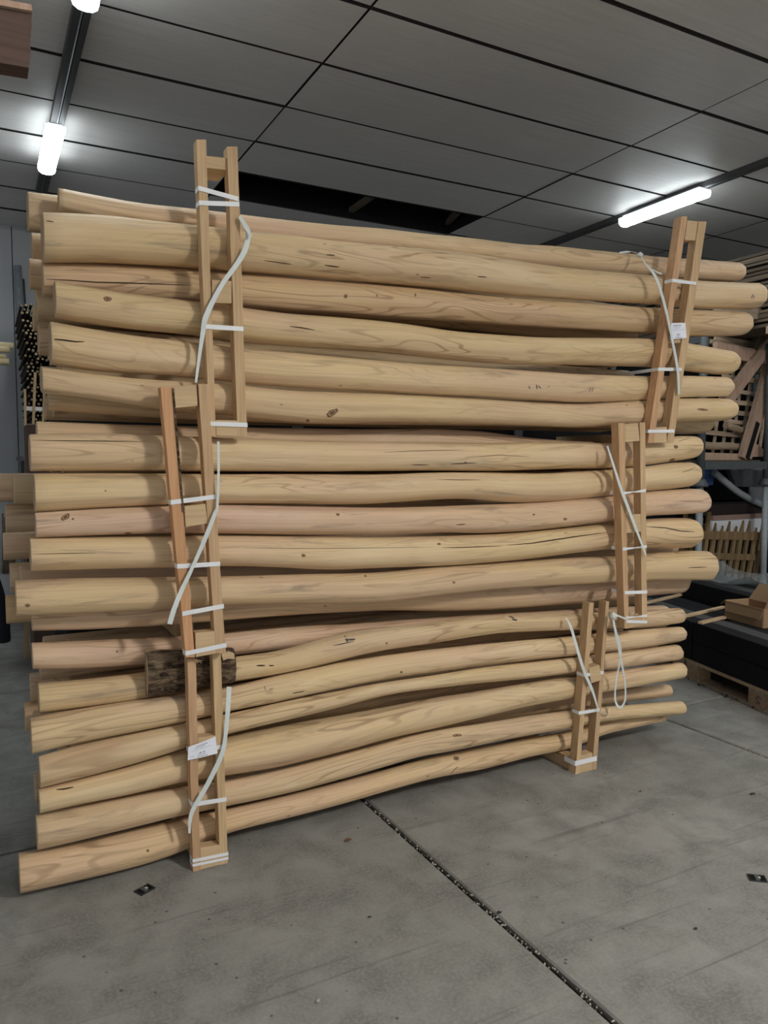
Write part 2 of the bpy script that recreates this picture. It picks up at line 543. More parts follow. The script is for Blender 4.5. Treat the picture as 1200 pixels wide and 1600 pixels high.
# ---- ceiling: lay-in panels under a dark void, one panel missing
ZC = 3.80
CU = [-5.53 + 2.45 * k for k in range(8)]
CV0, CVP = 3.57, 0.6133
HATCH = (3, 4)
mb = MB().box((-7.7, -7.5, 4.55), (11.7, 8.5, 4.62))
ceiling = mb.build('ceiling', M['dark'], origin=(0, 0, 4.55))
tag(ceiling, 'grey lay-in panel ceiling with dark joints', None, None, 'structure')
pm = None
rng = random.Random(11)
for i in range(len(CU) - 1):
    for k in range(-9, 8):
        v0 = CV0 + CVP * k
        if i == HATCH[0] and k == HATCH[1]:
            continue
        w, d = 2.45 - 0.014, CVP - 0.030
        sag = rng.uniform(-.004, .004)
        org = (CU[i] + 0.007, v0 + 0.015, ZC)
        if pm is None:
            mbp = MB()
            nx, ny = 8, 2
            vs = [(org[0] + w * a / nx, org[1] + d * b / ny, ZC + 0.006 * (1 - (2 * a / nx - 1) ** 2) * -0.6) for a in range(nx + 1) for b in range(ny + 1)]
            fs = [(a * (ny + 1) + b, (a + 1) * (ny + 1) + b, (a + 1) * (ny + 1) + b + 1, a * (ny + 1) + b + 1) for a in range(nx) for b in range(ny)]
            mbp.add(vs, fs, 0, True)
            x0, y0, z0 = org
            mbp.add([(x0, y0, z0), (x0 + w, y0, z0), (x0 + w, y0 + d, z0), (x0, y0 + d, z0), (x0, y0, z0 + .03), (x0 + w, y0, z0 + .03), (x0 + w, y0 + d, z0 + .03), (x0, y0 + d, z0 + .03)],
                    [(4, 5, 6, 7), (0, 1, 5, 4), (1, 2, 6, 5), (2, 3, 7, 6), (3, 0, 4, 7)], 1)
            po = mbp.build('panel', [M['panel'], M['jointm']], ceiling, origin=org)
            pm = po.data
        else:
            po = link('panel', pm, ceiling, Vector(org) - Vector(ceiling.location))
        po.location.z += sag
# joint strips seen between panels (dark metal), running both ways; open under the hatch
for k in range(-9, 9):
    v = CV0 + CVP * k
    MB().box((CU[0], v - .017, ZC + .004), (CU[-1], v + .017, ZC + .016)).build('joint_strip', M['jointm'], ceiling, origin=(CU[0], v, ZC))
for i in range(len(CU)):
    MB().box((CU[i] - .009, CV0 - CVP * 9, ZC + .016), (CU[i] + .009, 8.4, ZC + .026)).build('joint_strip', M['jointm'], ceiling, origin=(CU[i], -2, ZC))
mb = MB()
hu0, hu1, hv0, hv1 = CU[3], CU[4], CV0 + CVP * 4, CV0 + CVP * 5
mb.bar((3.16, hv0, ZC + .06), (3.16, hv1, ZC + .06), .05, .04)
mb.bar((hu1 - .2, hv0 + .02, ZC + .10), (hu1 - .02, hv1, ZC + .10), .05, .05)
mb.build('ceiling_batten', M['plank'], ceiling)
for lo, hi in (((hu0, hv0 + .015, ZC + .002), (hu1, hv0 + .03, ZC + .755)), ((hu0, hv1 - .03, ZC + .002), (hu1, hv1 - .015, ZC + .755)),
               ((hu0, hv0, ZC + .002), (hu0 + .015, hv1, ZC + .755)), ((hu1 - .015, hv0, ZC + .002), (hu1, hv1, ZC + .755))):
    MB().box(lo, hi).build('hatch_side', M['dark'], ceiling, origin=lo)

# ---- lamp rails and fluorescent fixtures
def lamp(u, v0, v1, label, group=None, glow='lamp'):
    z1 = ZC - 0.055
    t = empty('ceiling_lamp', (u, (v0 + v1) / 2, z1 - .089), label, 'lamp', group)
    MB().box((u - .045, v0 + .03, z1 - .025), (u + .045, v1 - .03, z1)).build('lamp_housing', M['bodyw'], t)
    # ribbed diffuser: rounded trough
    prof = [(-.060, -.020), (-.062, -.045), (-.054, -.070), (-.032, -.085), (0, -.089), (.032, -.085), (.054, -.070), (.062, -.045), (.060, -.020)]
    vs, fs = [], []
    for v in (v0 + .014, v1 - .014):
        vs += [(u + a, v, z1 + b) for a, b in prof]
    n = len(prof)
    for k in range(n - 1):
        fs.append((k, k + 1, n + k + 1, n + k))
    fs.append(tuple(range(n))); fs.append(tuple(range(2 * n - 1, n - 1, -1))); fs.append((0, n, 2 * n - 1, n - 1))
    mbl = MB()
    for k, f in enumerate(fs):
        mbl.add([vs[i] for i in f], [tuple(range(len(f)))], 1 if glow == 'lamp' and k in (0, 1, 6, 7, len(fs) - 1) else 0)
    mbl.build('lamp_diffuser', [M[glow], M['lampside']], t)
    for v in (v0, v1 - .014):
        mbc = MB()
        vs = [(u + a * 1.04, vv, z1 + b * 1.03) for vv in (v, v + .014) for a, b in prof]
        mbc.add(vs, [(k, k + 1, n + k + 1, n + k) for k in range(n - 1)] + [tuple(range(n)), tuple(range(2 * n - 1, n - 1, -1)), (0, n, 2 * n - 1, n - 1)])
        mbc.build('lamp_end_cap', M['lampcap'], t)
    return t

def rail(u, v0, v1, label, w=.085):
    t = empty('lamp_rail', (u, v0, ZC - .055), label, 'rail')
    mbr = MB()
    mbr.box((u - w / 2, v0, ZC - .052), (u - .008, v1, ZC - .002)).box((u + .008, v0, ZC - .052), (u + w / 2, v1, ZC - .002)).box((u - .01, v0, ZC - .02), (u + .01, v1, ZC - .002))
    mbr.build('rail_channel', M['rail'], t)
    MB().tube([(u - .002, v0, ZC - .045), (u, v1, ZC - .045)], .006, 6).build('rail_cable', M['steel'], t)
    return t

rail(0.52, -2.4, 8.35, 'dark ceiling rail carrying the lamps at the left of the photo')
rail(5.36, -3.6, 8.35, 'dark ceiling rail carrying the lamp above the right ladder frame', .07)
rail(2.90, -7.2, -1.2, 'dark ceiling rail behind the camera')
LGR = 'fluorescent ceiling lamps'
lamp(0.505, 5.60, 6.38, 'lit fluorescent ceiling lamp above the left end of the log stack', LGR)
lamp(0.51, 3.02, 4.02, 'lit fluorescent ceiling lamp cut off by the top edge of the photo', LGR)
lamp(5.32, 4.38, 5.28, 'lit fluorescent ceiling lamp beside the top of the right ladder frame', LGR)
lamp(5.30, 1.92, 2.92, 'fluorescent ceiling lamp on the right rail, nearer than the visible one', LGR)
lamp(5.30, -0.43, 0.57, 'fluorescent ceiling lamp on the right rail, level with the camera', LGR)
lamp(0.51, -1.68, -0.68, 'fluorescent ceiling lamp on the left rail behind the camera', LGR)
lamp(2.90, -2.60, -1.60, 'warm fluorescent ceiling lamp behind the camera, first of its rail', LGR, 'lampw')
lamp(2.90, -5.07, -4.07, 'fluorescent ceiling lamp behind the camera, second of its rail', LGR)
# ================================================================== LOGS
# front outlines: (column, upper edge, lower edge) of each log, measured along its length; the first pair is
# how far its front lies behind the uprights at its left and right end
V_LOG = 2.73
LOGS = {
    'T1': ((0.1, 0.1), [(91,293,329),(150,305,345),(225,319,360),(300,325,366),(375,335,376),(450,344,384),(525,352,391),(600,357,395),(675,367,404),(725,370,407),(775,377,413),(812,382,418),(862,383,421),(900,388,425),(975,395,431),(1040,402,436),(1095,405,439),(1158,410,441)]),
    'T2': ((0, 0), [(66,331,412),(150,333,411),(225,342,415),(300,350,419),(380,357,426),(450,366,430),(525,375,437),(600,382,443),(675,388,449),(750,396,457),(825,410,465),(900,420,469),(1025,431,476),(1087,438,483),(1162,441,484),(1187,441,484)]),
    'T3': ((0.09, 0.02), [(66,410,464),(150,411,468),(225,416,472),(300,421,476),(380,428,481),(450,433,489),(517,438,492),(600,445,499),(675,452,501),(750,460,507),(825,466,512),(900,471,516),(1025,480,523),(1080,483,527),(1150,485,527),(1167,487,524)]),
    'T4': ((0.0, 0.0), [(85,438,496),(150,450,508),(225,461,516),(300,470,523),(380,480,535),(450,490,540),(525,494,546),(600,501,551),(650,507,557),(700,516,562),(775,522,569),(850,527,571),(900,527,571),(1017,528,574),(1070,535,580),(1125,545,587),(1147,549,585)]),
    'T5': ((0.0, 0.0), [(78,501,571),(150,515,582),(225,526,585),(300,534,590),(382,545,600),(450,550,605),(525,557,610),(600,564,613),(675,570,617),(750,574,620),(825,579,625),(900,584,630),(1005,587,626),(1060,586,622),(1125,588,621),(1139,589,620)]),
    'T6': ((0.0, 0.0), [(65,573,615),(115,580,619),(175,588,628),(250,594,641),(320,597,648),(386,602,652),(425,608,656),(475,611,662),(525,612,664),(600,615,660),(675,619,662),(750,623,664),(825,628,666),(900,632,669),(1000,626,665),(1060,622,660),(1132,622,659),(1145,624,656)]),
    'T7': ((0.13, 0.13), [(75,598,641),(250,612,654),(500,622,664),(800,624,666),(900,627,668),(1060,638,679),(1107,640,677)]),
    'M0': ((0.15, 0.15), [(57,657,704),(250,664,709),(395,667,710),(550,670,714),(675,669,713),(750,673,716),(820,683,722),(890,689,726),(930,690,727)]),
    'M1': ((0.0, 0.0), [(46,677,737),(100,675,736),(175,676,736),(250,679,736),(350,683,737),(475,688,738),(600,690,737),(675,691,736),(775,693,737),(825,690,735),(900,691,732),(950,692,732),(1010,686,727),(1062,679,720),(1090,681,715)]),
    'M2': ((0.0, 0.0), [(53,739,800),(150,738,794),(262,739,788),(340,740,787),(450,740,787),(550,741,789),(600,741,787),(675,738,781),(725,738,779),(762,738,782),(800,739,786),(850,740,784),(900,737,780),(950,734,774),(1010,729,767),(1050,722,764),(1087,722,758)]),
    'M3': ((0.0, 0.0), [(55,801,841),(150,795,837),(265,790,834),(340,788,834),(450,790,836),(600,793,835),(700,790,832),(750,788,834),(825,786,830),(900,780,822),(950,776,816),(1010,768,807),(1080,763,804),(1101,765,802)]),
    'M4': ((0.0, 0.0), [(47,839,892),(150,838,889),(275,837,887),(344,836,884),(425,837,886),(512,838,891),(600,839,887),(700,837,884),(800,833,876),(900,823,864),(950,817,858),(1010,810,856),(1062,808,858),(1086,810,855)]),
    'M4b': ((0.24, 0.24), [(31,884,925),(300,886,926),(500,884,926),(700,876,918),(900,858,896),(1050,836,874)]),
    'M5': ((0.0, 0.0), [(24,906,963),(150,902,957),(262,901,952),(347,900,946),(450,897,943),(550,895,943),(600,894,942),(675,886,932),(775,880,921),(900,870,914),(955,869,911),(1012,864,908),(1075,859,908),(1106,860,908)]),
    'M6': ((0.125, 0.14), [(49,945,986),(150,940,984),(250,935,978),(350,926,970),(450,918,962),(600,908,955),(700,906,957),(775,906,954),(900,896,944),(955,890,939),(1012,884,931),(1067,880,927)]),
    'B1': ((0.09, 0.24), [(50,1004,1046),(112,1002,1046),(183,998,1042),(267,995,1036),(352,989,1026),(425,981,1017),(475,977,1012),(550,974,1008),(650,966,1000),(800,955,990),(950,948,985),(1040,945,980)]),
    'B2': ((0.08, 0.0), [(60,1066,1117),(112,1063,1110),(183,1056,1101),(260,1044,1088),(367,1025,1065),(425,1019,1057),(450,1014,1052),(500,997,1041),(550,985,1027),(600,980,1016),(675,972,1006),(725,964,997),(775,959,990),(825,958,987),(900,957,985),(1012,952,981),(1064,949,974)]),
    'B3': ((0.0, 0.0), [(48,1121,1179),(112,1109,1162),(197,1095,1146),(290,1084,1127),(360,1074,1111),(425,1057,1099),(500,1042,1082),(550,1031,1072),(600,1024,1062),(675,1014,1051),(750,1006,1040),(825,999,1032),(900,993,1025),(947,987,1019),(1012,981,1012),(1066,978,1002)]),
    'B4': ((0.0, 0.0), [(61,1181,1233),(112,1165,1220),(197,1148,1198),(290,1129,1169),(354,1115,1147),(450,1094,1125),(525,1079,1107),(600,1065,1086),(675,1055,1076),(750,1042,1068),(825,1034,1061),(900,1026,1051),(945,1020,1047),(1060,1006,1032)]),
    'B5': ((0.0, 0.0), [(61,1233,1271),(112,1220,1259),(197,1199,1243),(290,1171,1220),(354,1150,1212),(425,1136,1201),(475,1127,1189),(550,1114,1170),(600,1105,1155),(675,1090,1139),(750,1079,1121),(825,1066,1103),(900,1055,1090),(942,1049,1082),(1066,1034,1060)]),
    'R5': ((0.155, 0.155), [(75,1240,1280),(400,1165,1205),(600,1130,1165),(800,1095,1122),(937,1078,1102),(1045,1068,1089)]),
    'B6': ((0.0, 0.0), [(57,1272,1329),(112,1261,1317),(197,1244,1296),(292,1227,1272),(355,1219,1260),(450,1199,1240),(525,1180,1220),(600,1160,1199),(650,1146,1183),(700,1136,1176),(750,1130,1165),(825,1117,1150),(890,1109,1140),(936,1104,1129),(1066,1094,1117)]),
    'B7': ((0.0, 0.075), [(30,1332,1397),(112,1319,1379),(197,1297,1359),(239,1287,1348),(281,1278,1332),(356,1262,1301),(450,1241,1279),(525,1222,1260),(600,1203,1238),(675,1181,1217),(750,1167,1205),(825,1152,1184),(890,1141,1172),(935,1127,1150),(1037,1106,1128)]),
    'T1b': ((0.21, 0.21), [(43,298,363),(200,318,378),(400,352,402),(600,370,418),(850,398,440),(1100,415,450)]),
}

def fit(px, yt, yb, vf):
    a, b = ray(px, yt), ray(px, yb)
    pt, pb = math.atan2(a[2], a[1]), math.atan2(b[2], b[1])
    m, dl = (pt + pb) / 2, (pt - pb) / 2
    D = vf / (math.cos(m) - math.sin(dl))
    v = D * math.cos(m)
    d = ray(px, (yt + yb) / 2)
    return (v * d[0] / d[1], v, EYE + D * math.sin(m), D * math.sin(dl))

def interp(st, u):
    for i in range(len(st) - 1):
        if u <= st[i + 1][0] or i == len(st) - 2:
            t = (u - st[i][0]) / (st[i + 1][0] - st[i][0])
            p0 = st[max(i - 1, 0)]; p3 = st[min(i + 2, len(st) - 1)]
            return [st[i][k] + (st[i + 1][k] - st[i][k]) * t for k in range(4)]

LOGMESH = {}

def make_log(st, seed, tint, label, group, nst=64, nth=36, chamfer=.035, lch=.004, cat='log', rough_r=1.0):
    rg = random.Random(seed)
    u0, u1 = st[0][0], st[-1][0]
    us = [u0 + (u1 - u0) * i / (nst - 1) for i in range(nst)]
    rows = [interp(st, u) for u in us]
    for _ in range(3):
        new = []
        for i in range(nst):
            a, b, c = rows[max(i - 1, 0)], rows[i], rows[min(i + 1, nst - 1)]
            new.append([b[0]] + [0.25 * a[k] + 0.5 * b[k] + 0.25 * c[k] for k in (1, 2, 3)])
        new[0], new[-1] = rows[0], rows[-1]
        rows = new
    # end details
    ext = [[u0] + rows[0][1:]]
    ext[0][3] *= 0.965
    for r in rows[:]:
        if u0 + lch <= r[0] <= u1 - chamfer - .01:
            ext.append(r)
    e = interp(rows, u0 + lch); e[0] = u0 + lch
    ext.insert(1, e)
    for fr, k in ((1.0, 1.0), (.55, .93), (.22, .83), (0.0, .66)):
        e = interp(rows, u1 - chamfer * fr); e[0] = u1 - chamfer * fr
        e[3] *= k if chamfer > .02 else 1 - (1 - k) * .5
        ext.append(e)
    nf = rg.randint(7, 10)
    fa = [2 * math.pi * (k + rg.uniform(-.28, .28)) / nf for k in range(nf)]
    ph = [rg.uniform(0, 6.28) for _ in range(8)]
    org = Vector((u0, ext[0][1], ext[0][2] - ext[0][3]))
    vs, uvs = [], []
    nd = len(ext)
    rav = sum(x[3] for x in ext) / nd
    for i, (u, v, z, r) in enumerate(ext):
        tw = .10 * math.sin(u * 1.1 + ph[0])
        for k in range(nth):
            th = 2 * math.pi * k / nth          # starts at the back
            rr = r * (1 + .014 * math.sin(2 * th + ph[1] + u) + .010 * math.sin(3 * th + ph[2] - u * 1.7)) * rough_r
            for j, a in enumerate(fa):
                dd = r * (.955 + .026 * math.sin(u * (1.2 + .3 * (j % 3)) + ph[3] + j * 2.1))
                cc = math.cos(th - a - tw)
                if cc > .5:
                    rr = min(rr, dd / cc)
            rr *= 1 + .010 * mnoise.noise((u * 9 + seed, th * 2.2, seed * .37))
            vs.append((u, v + rr * math.cos(th), z + rr * math.sin(th)))
    fs, mi, sm, luv = [], [], [], []
    for i in range(nd - 1):
        for k in range(nth):
            k2 = (k + 1) % nth
            fs.append((i * nth + k, i * nth + k2, (i + 1) * nth + k2, (i + 1) * nth + k))
            mi.append(0); sm.append(True)
            v0, v1 = 2 * math.pi * k / nth * rav, 2 * math.pi * (k + 1) / nth * rav
            luv += [(ext[i][0], v0), (ext[i][0], v1), (ext[i + 1][0], v1), (ext[i + 1][0], v0)]
    for ring in (0, nd - 1):
        c = len(vs)
        vs.append((ext[ring][0] + (.002 if ring == 0 else -.002), ext[ring][1], ext[ring][2]))
        for k in range(nth):
            k2 = (k + 1) % nth
            fs.append((c, ring * nth + k, ring * nth + k2) if ring == 0 else (c, ring * nth + k2, ring * nth + k))
            mi.append(1); sm.append(False)
            luv += [(0, 0), (0.05, 0), (0.05, .05)]
    me = bpy.data.meshes.new('log')
    me.from_pydata([(a - org.x, b - org.y, c - org.z) for a, b, c in vs], [], fs)
    me.materials.append(M['log']); me.materials.append(M['end'])
    me.polygons.foreach_set('material_index', mi)
    me.polygons.foreach_set('use_smooth', sm)
    uvl = me.uv_layers.new(name='UVMap')
    uvl.data.foreach_set('uv', [c for p in luv for c in p])
    bm = bmesh.new(); bm.from_mesh(me)
    bmesh.ops.recalc_face_normals(bm, faces=bm.faces)
    bm.to_mesh(me); bm.free()
    o = link('log', me, None, org)
    o.color = (*tint, 1)
    tag(o, label, cat, group)
    LOGMESH[o.name] = BVHTree.FromPolygons([Vector(p) for p in vs], [f for f in fs])
    return o

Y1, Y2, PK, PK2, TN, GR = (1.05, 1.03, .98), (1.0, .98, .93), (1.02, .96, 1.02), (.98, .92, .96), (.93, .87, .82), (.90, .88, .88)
UP, MD, LO = 'logs in the upper bundle', 'logs in the middle bundle', 'logs in the lower bundle'
INFO = {
    'T1': ((.99, .96, .97), UP, 'slim pinkish log lying set back on top of the upper bundle'),
    'T1b': (GR, UP, 'log behind the slim topmost log, its pale end jutting out at the upper left corner'),
    'T2': (Y2, UP, 'thickest log of the upper bundle, directly under the slim topmost log'),
    'T3': (TN, UP, 'brownish log with swirling grain just under the thickest upper log'),
    'T4': (Y2, UP, 'log with a dark ring knot near its left end in the upper bundle'),
    'T5': (Y1, UP, 'pale yellow log with a split in its left end in the upper bundle'),
    'T6': (Y2, UP, 'log with a curled knot, lowest front log of the upper bundle'),
    'T7': (GR, UP, 'shaded log set back under the lowest front log of the upper bundle'),
    'M0': (PK2, MD, 'pinkish log set back on top of the middle bundle'),
    'M1': (Y1, MD, 'top front log of the middle bundle with fine lengthwise cracks'),
    'M2': (Y1, MD, 'second front log from the top of the middle bundle, pink at its left end'),
    'M3': (PK, MD, 'pinkish log with a triangular knot near its left end in the middle bundle'),
    'M4': (Y1, MD, 'pale log with one long wavy crack in the middle bundle'),
    'M4b': (PK2, MD, 'log seen only as a strip behind the long cracked log of the middle bundle'),
    'M5': (Y2, MD, 'log with blunt square right end reaching furthest in the middle bundle'),
    'M6': (PK2, MD, 'shaded log set back at the bottom of the middle bundle'),
    'B1': (PK, LO, 'pinkish log set back on top of the lower bundle above the bark slab'),
    'B2': (Y2, LO, 'strongly bent log with black crayon marks, rising behind the bark slab'),
    'B3': (Y1, LO, 'log running just below the bark slab in the lower bundle'),
    'B4': (Y2, LO, 'thinning log under the one below the bark slab in the lower bundle'),
    'B5': (Y1, LO, 'thick log with a bulge, in the middle of the lower bundle'),
    'R5': (TN, LO, 'log set back with only its right part showing below the thick bulging log'),
    'B6': (Y2, LO, 'second lowest front log of the lower bundle with oval grain figures'),
    'B7': ((1.04, .99, .93), LO, 'lowest log of the whole stack, nearest the floor and reaching furthest left'),
}
LOG = {}
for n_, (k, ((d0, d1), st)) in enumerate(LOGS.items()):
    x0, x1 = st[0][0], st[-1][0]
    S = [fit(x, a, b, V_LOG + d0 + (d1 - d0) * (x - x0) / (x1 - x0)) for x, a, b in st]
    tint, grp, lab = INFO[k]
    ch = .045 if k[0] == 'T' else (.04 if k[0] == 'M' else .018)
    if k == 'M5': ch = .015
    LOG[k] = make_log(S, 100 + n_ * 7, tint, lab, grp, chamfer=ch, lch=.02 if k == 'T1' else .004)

# logs deeper inside the bundles: three columns behind the front ones
rng = random.Random(77)
JUT = {  # (bundle, column, row): left end as seen, label
    ('M', 0, 4): (22, 'log behind the top front log of the middle bundle, its oblique end jutting out left'),
    ('M', 1, 4): (-12, 'log whose left end runs out of the photo at the top of the middle bundle'),
    ('M', 1, 3): (8, 'dark log end jutting out left, second from the top behind the middle bundle'),
    ('M', 2, 2): (3, 'dark log end with pale rim jutting out furthest left from the middle bundle'),
    ('M', 0, 1): (26, 'shaded log end at the left behind the strip-like log of the middle bundle'),
    ('M', 1, 1): (12, 'narrow log end showing left of the furthest reaching log of the middle bundle'),
    ('M', 1, 0): (4, 'log end jutting out low at the left under the middle bundle'),
    ('T', 0, 4): (57, 'dark log end behind the ring-knot log of the upper bundle'),
    ('T', 0, 2): (68, 'tall shaded log end behind the pale yellow split log of the upper bundle'),
    ('T', 1, 5): (62, 'small dark log end behind the thickest log of the upper bundle'),
    ('B', 0, 5): (54, 'dark log end in the gap above the pinkish log of the lower bundle'),
    ('B', 1, 4): (38, 'brown log end jutting out left behind the pinkish log of the lower bundle'),
    ('B', 0, 3): (42, 'brown log end jutting out left behind the end of the log under the bark slab'),
    ('B', 1, 3): (28, 'weathered log end jutting out furthest left from the lower bundle'),
    ('B', 0, 1): (40, 'shaded log end behind the two lowest logs of the lower bundle'),
}
ROWS = {'B': [.107, .228, .349, .470, .591, .712], 'M': [.915, 1.034, 1.153, 1.272, 1.391, 1.503], 'T': [1.715, 1.836, 1.957, 2.078, 2.199, 2.320]}
GRPN = {'B': LO, 'M': MD, 'T': UP}
DEEP = {'B': 'log deep inside the lower bundle, all but hidden by the front logs', 'M': 'log deep inside the middle bundle, all but hidden by the front logs',
        'T': 'log deep inside the upper bundle, all but hidden by the front logs'}
for b in 'BMT':
    for c in range(3):
        v = 3.17 + .121 * c
        for r_, z in enumerate(ROWS[b]):
            jut = JUT.get((b, c, r_))
            rr = rng.uniform(.050, .0575)
            zz = z + (.004 if c % 2 else 0)
            if jut:
                d = ray(jut[0], 800)
                u0 = v * d[0] / d[1]
                rr = .058
            else:
                u0 = rng.uniform(.20, .30)
            u1 = rng.uniform(3.2, 3.4)
            st = [(u0 + (u1 - u0) * q / 5, v + rng.uniform(-.003, .003), zz + rng.uniform(-.003, .003), rr * (1 - .08 * q / 5)) for q in range(6)]
            if jut:
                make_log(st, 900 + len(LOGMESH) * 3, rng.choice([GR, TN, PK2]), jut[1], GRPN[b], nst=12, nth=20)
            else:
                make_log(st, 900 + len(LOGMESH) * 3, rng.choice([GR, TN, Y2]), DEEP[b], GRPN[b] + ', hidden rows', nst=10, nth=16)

# ---- knots, cracks and crayon marks lying on the log surfaces
def surf(k, x, y, lift=.0009):
    d = Vector(ray(x, y)).normalized()
    hit = LOGMESH[LOG[k].name].ray_cast(Vector((0, 0, EYE)), d)
    if hit[0] is None:
        return None
    n = hit[1]
    if n.dot(d) > 0: n = -n
    return hit[0] + n * lift, n

WK = 1.5
def mark(k, pts, wd, mat, name):
    ps, ns = [], []
    fine = []
    for (x0, y0), (x1, y1) in zip(pts, pts[1:]):
        m = max(2, int(math.hypot(x1 - x0, y1 - y0) / 5))
        fine += [(x0 + (x1 - x0) * q / m, y0 + (y1 - y0) * q / m) for q in range(m)]
    fine.append(pts[-1])
    for x, y in fine:
        s = surf(k, x, y)
        if s: ps.append(s[0]); ns.append(s[1])
    if len(ps) < 2: return
    vs, fs = [], []
    for i, p in enumerate(ps):
        t = (ps[min(i + 1, len(ps) - 1)] - ps[max(i - 1, 0)]).normalized()
        a = ns[i].cross(t).normalized()
        e = math.sin(math.pi * (i + .35) / (len(ps) - .3)) ** .5
        vs += [p - a * wd * WK / 2 * e, p + a * wd * WK / 2 * e]
    for i in range(len(ps) - 1):
        fs.append((2 * i, 2 * i + 1, 2 * i + 3, 2 * i + 2))
    MB().add(vs, fs).build(name, M[mat], LOG[k])

def knot(k, x, y, rx, ry, ang=0, rg=random.Random(5)):
    c = surf(k, x, y, .0014)
    if not c: return
    ring = []
    n = 14
    for q in range(n):
        a = 2 * math.pi * q / n
        j = 1 + rg.uniform(-.14, .14)
        dx, dy = rx * math.cos(a) * j, ry * math.sin(a) * j
        ring.append((dx * math.cos(ang) - dy * math.sin(ang), dx * math.sin(ang) + dy * math.cos(ang)))
    mb = MB()
    rows = []
    for f, lf in ((1.0, .0006), (.72, .0012), (.45, .0013)):
        row = []
        for dx, dy in ring:
            s = surf(k, x + dx * f, y + dy * f, lf)
            row.append(s[0] if s else c[0])
        rows.append(row)
    vs = rows[0] + rows[1] + rows[2] + [c[0]]
    f0 = [(q, (q + 1) % n, n + (q + 1) % n, n + q) for q in range(n)]
    f1 = [(n + q, n + (q + 1) % n, 2 * n + (q + 1) % n, 2 * n + q) for q in range(n)]
    f2 = [(2 * n + q, 2 * n + (q + 1) % n, 3 * n) for q in range(n)]
    mb.add(vs, f0, 0).add(vs, f1, 1).add(vs, f2, 0)
    mb.build('knot', [M['knotd'], M['knotm']], LOG[k])

for k, x, y, rx, ry, a in (('T4', 168, 467, 6.5, 3.6, 0), ('T6', 519, 645, 10, 5, -.5), ('T6', 481, 657, 3, 2, 0), ('T6', 1098, 640, 9, 1.8, .1), ('M1', 1056, 698, 3.5, 3, .3),
                           ('M1', 1050, 719, 5, 2.5, -.4), ('M3', 102, 808, 8, 4, -.5), ('M3', 114, 811, 2, 1.6, 0), ('M3', 200, 833, 5, 1.6, 0), ('M4', 474, 868, 3.4, 2.4, 0),
                           ('M4', 686, 850, 3, 1.8, 0), ('M5', 709, 910, 2.2, 1.8, 0), ('M5', 571, 900, 2, 1.3, 0), ('M5', 43, 946, 4, 2.6, 0), ('B7', 231, 1329, 2.6, 2.4, 0), ('B3', 627, 1050, 2.4, 1.8, 0),
                           ('B1', 183, 1018, 2, 1.6, 0), ('B2', 604, 1005, 1.8, 1.4, 0), ('B2', 1010, 966, 1.5, 1.2, 0), ('M3', 834, 804, 2, 1.6, 0), ('M3', 883, 811, 3, 2, 0), ('T3', 540, 463, 3, 3, 0),
                           ('T3', 589, 462, 1.5, 1.5, 0), ('T3', 649, 461, 1.5, 2.5, 0), ('M3', 528, 804, 3, 2, 0), ('B6', 714, 1149, 7, 2.4, -.1), ('B7', 713, 1185, 5, 3, 0), ('M2', 165, 767, 1.6, 1.2, 0)):
    knot(k, x, y, rx, ry, a)
for k, pts, w in (('T3', [(67, 436), (110, 438), (150, 441), (195, 442), (250, 444), (300, 446)], .0030), ('T5', [(80, 530), (95, 531), (118, 534), (132, 534)], .004),
                  ('T2', [(413, 407), (435, 410), (456, 413)], .0025), ('T2', [(507, 414), (520, 416), (530, 417)], .0035), ('T2', [(510, 398), (523, 399)], .003), ('T2', [(657, 433), (673, 434)], .003),
                  ('T2', [(746, 432), (760, 433)], .003), ('T2', [(67, 344), (84, 347)], .004), ('T4', [(452, 510), (470, 512), (492, 516)], .003), ('M1', [(49, 688), (120, 689), (230, 690)], .0022),
                  ('M1', [(600, 707), (640, 705), (680, 704), (725, 703)], .0016), ('M1', [(643, 726), (670, 726)], .003), ('M1', [(703, 725), (745, 723)], .0028), ('M1', [(735, 715), (780, 711), (828, 714)], .0016),
                  ('M2', [(682, 749), (715, 750), (750, 750)], .0018), ('M3', [(713, 820), (727, 819)], .003), ('M4', [(380, 856), (450, 857), (520, 857), (600, 856), (680, 855)], .0014),
                  ('M4', [(690, 856), (735, 855), (785, 853)], .0026), ('M4', [(792, 852), (830, 849), (870, 843), (910, 837), (950, 832)], .0040), ('M4', [(1010, 823), (1040, 825), (1064, 830), (1085, 831)], .0040),
                  ('M4', [(50, 866), (90, 865), (150, 864)], .0016), ('B5', [(88, 1234), (100, 1233), (115, 1230)], .004), ('B7', [(704, 1209), (710, 1202), (716, 1198)], .0025), ('M3', [(1060, 783), (1098, 783)], .0016),
                  ('M2', [(1065, 738), (1076, 735), (1087, 730)], .002), ('M1', [(1060, 690), (1078, 684)], .0018), ('B2', [(401, 1040), (414, 1040)], .004), ('B2', [(420, 1040), (428, 1040)], .003),
                  ('B3', [(457, 1083), (475, 1080)], .003), ('M5', [(1075, 887), (1104, 886)], .003)):
    mark(k, pts, w, 'crack', 'crack')
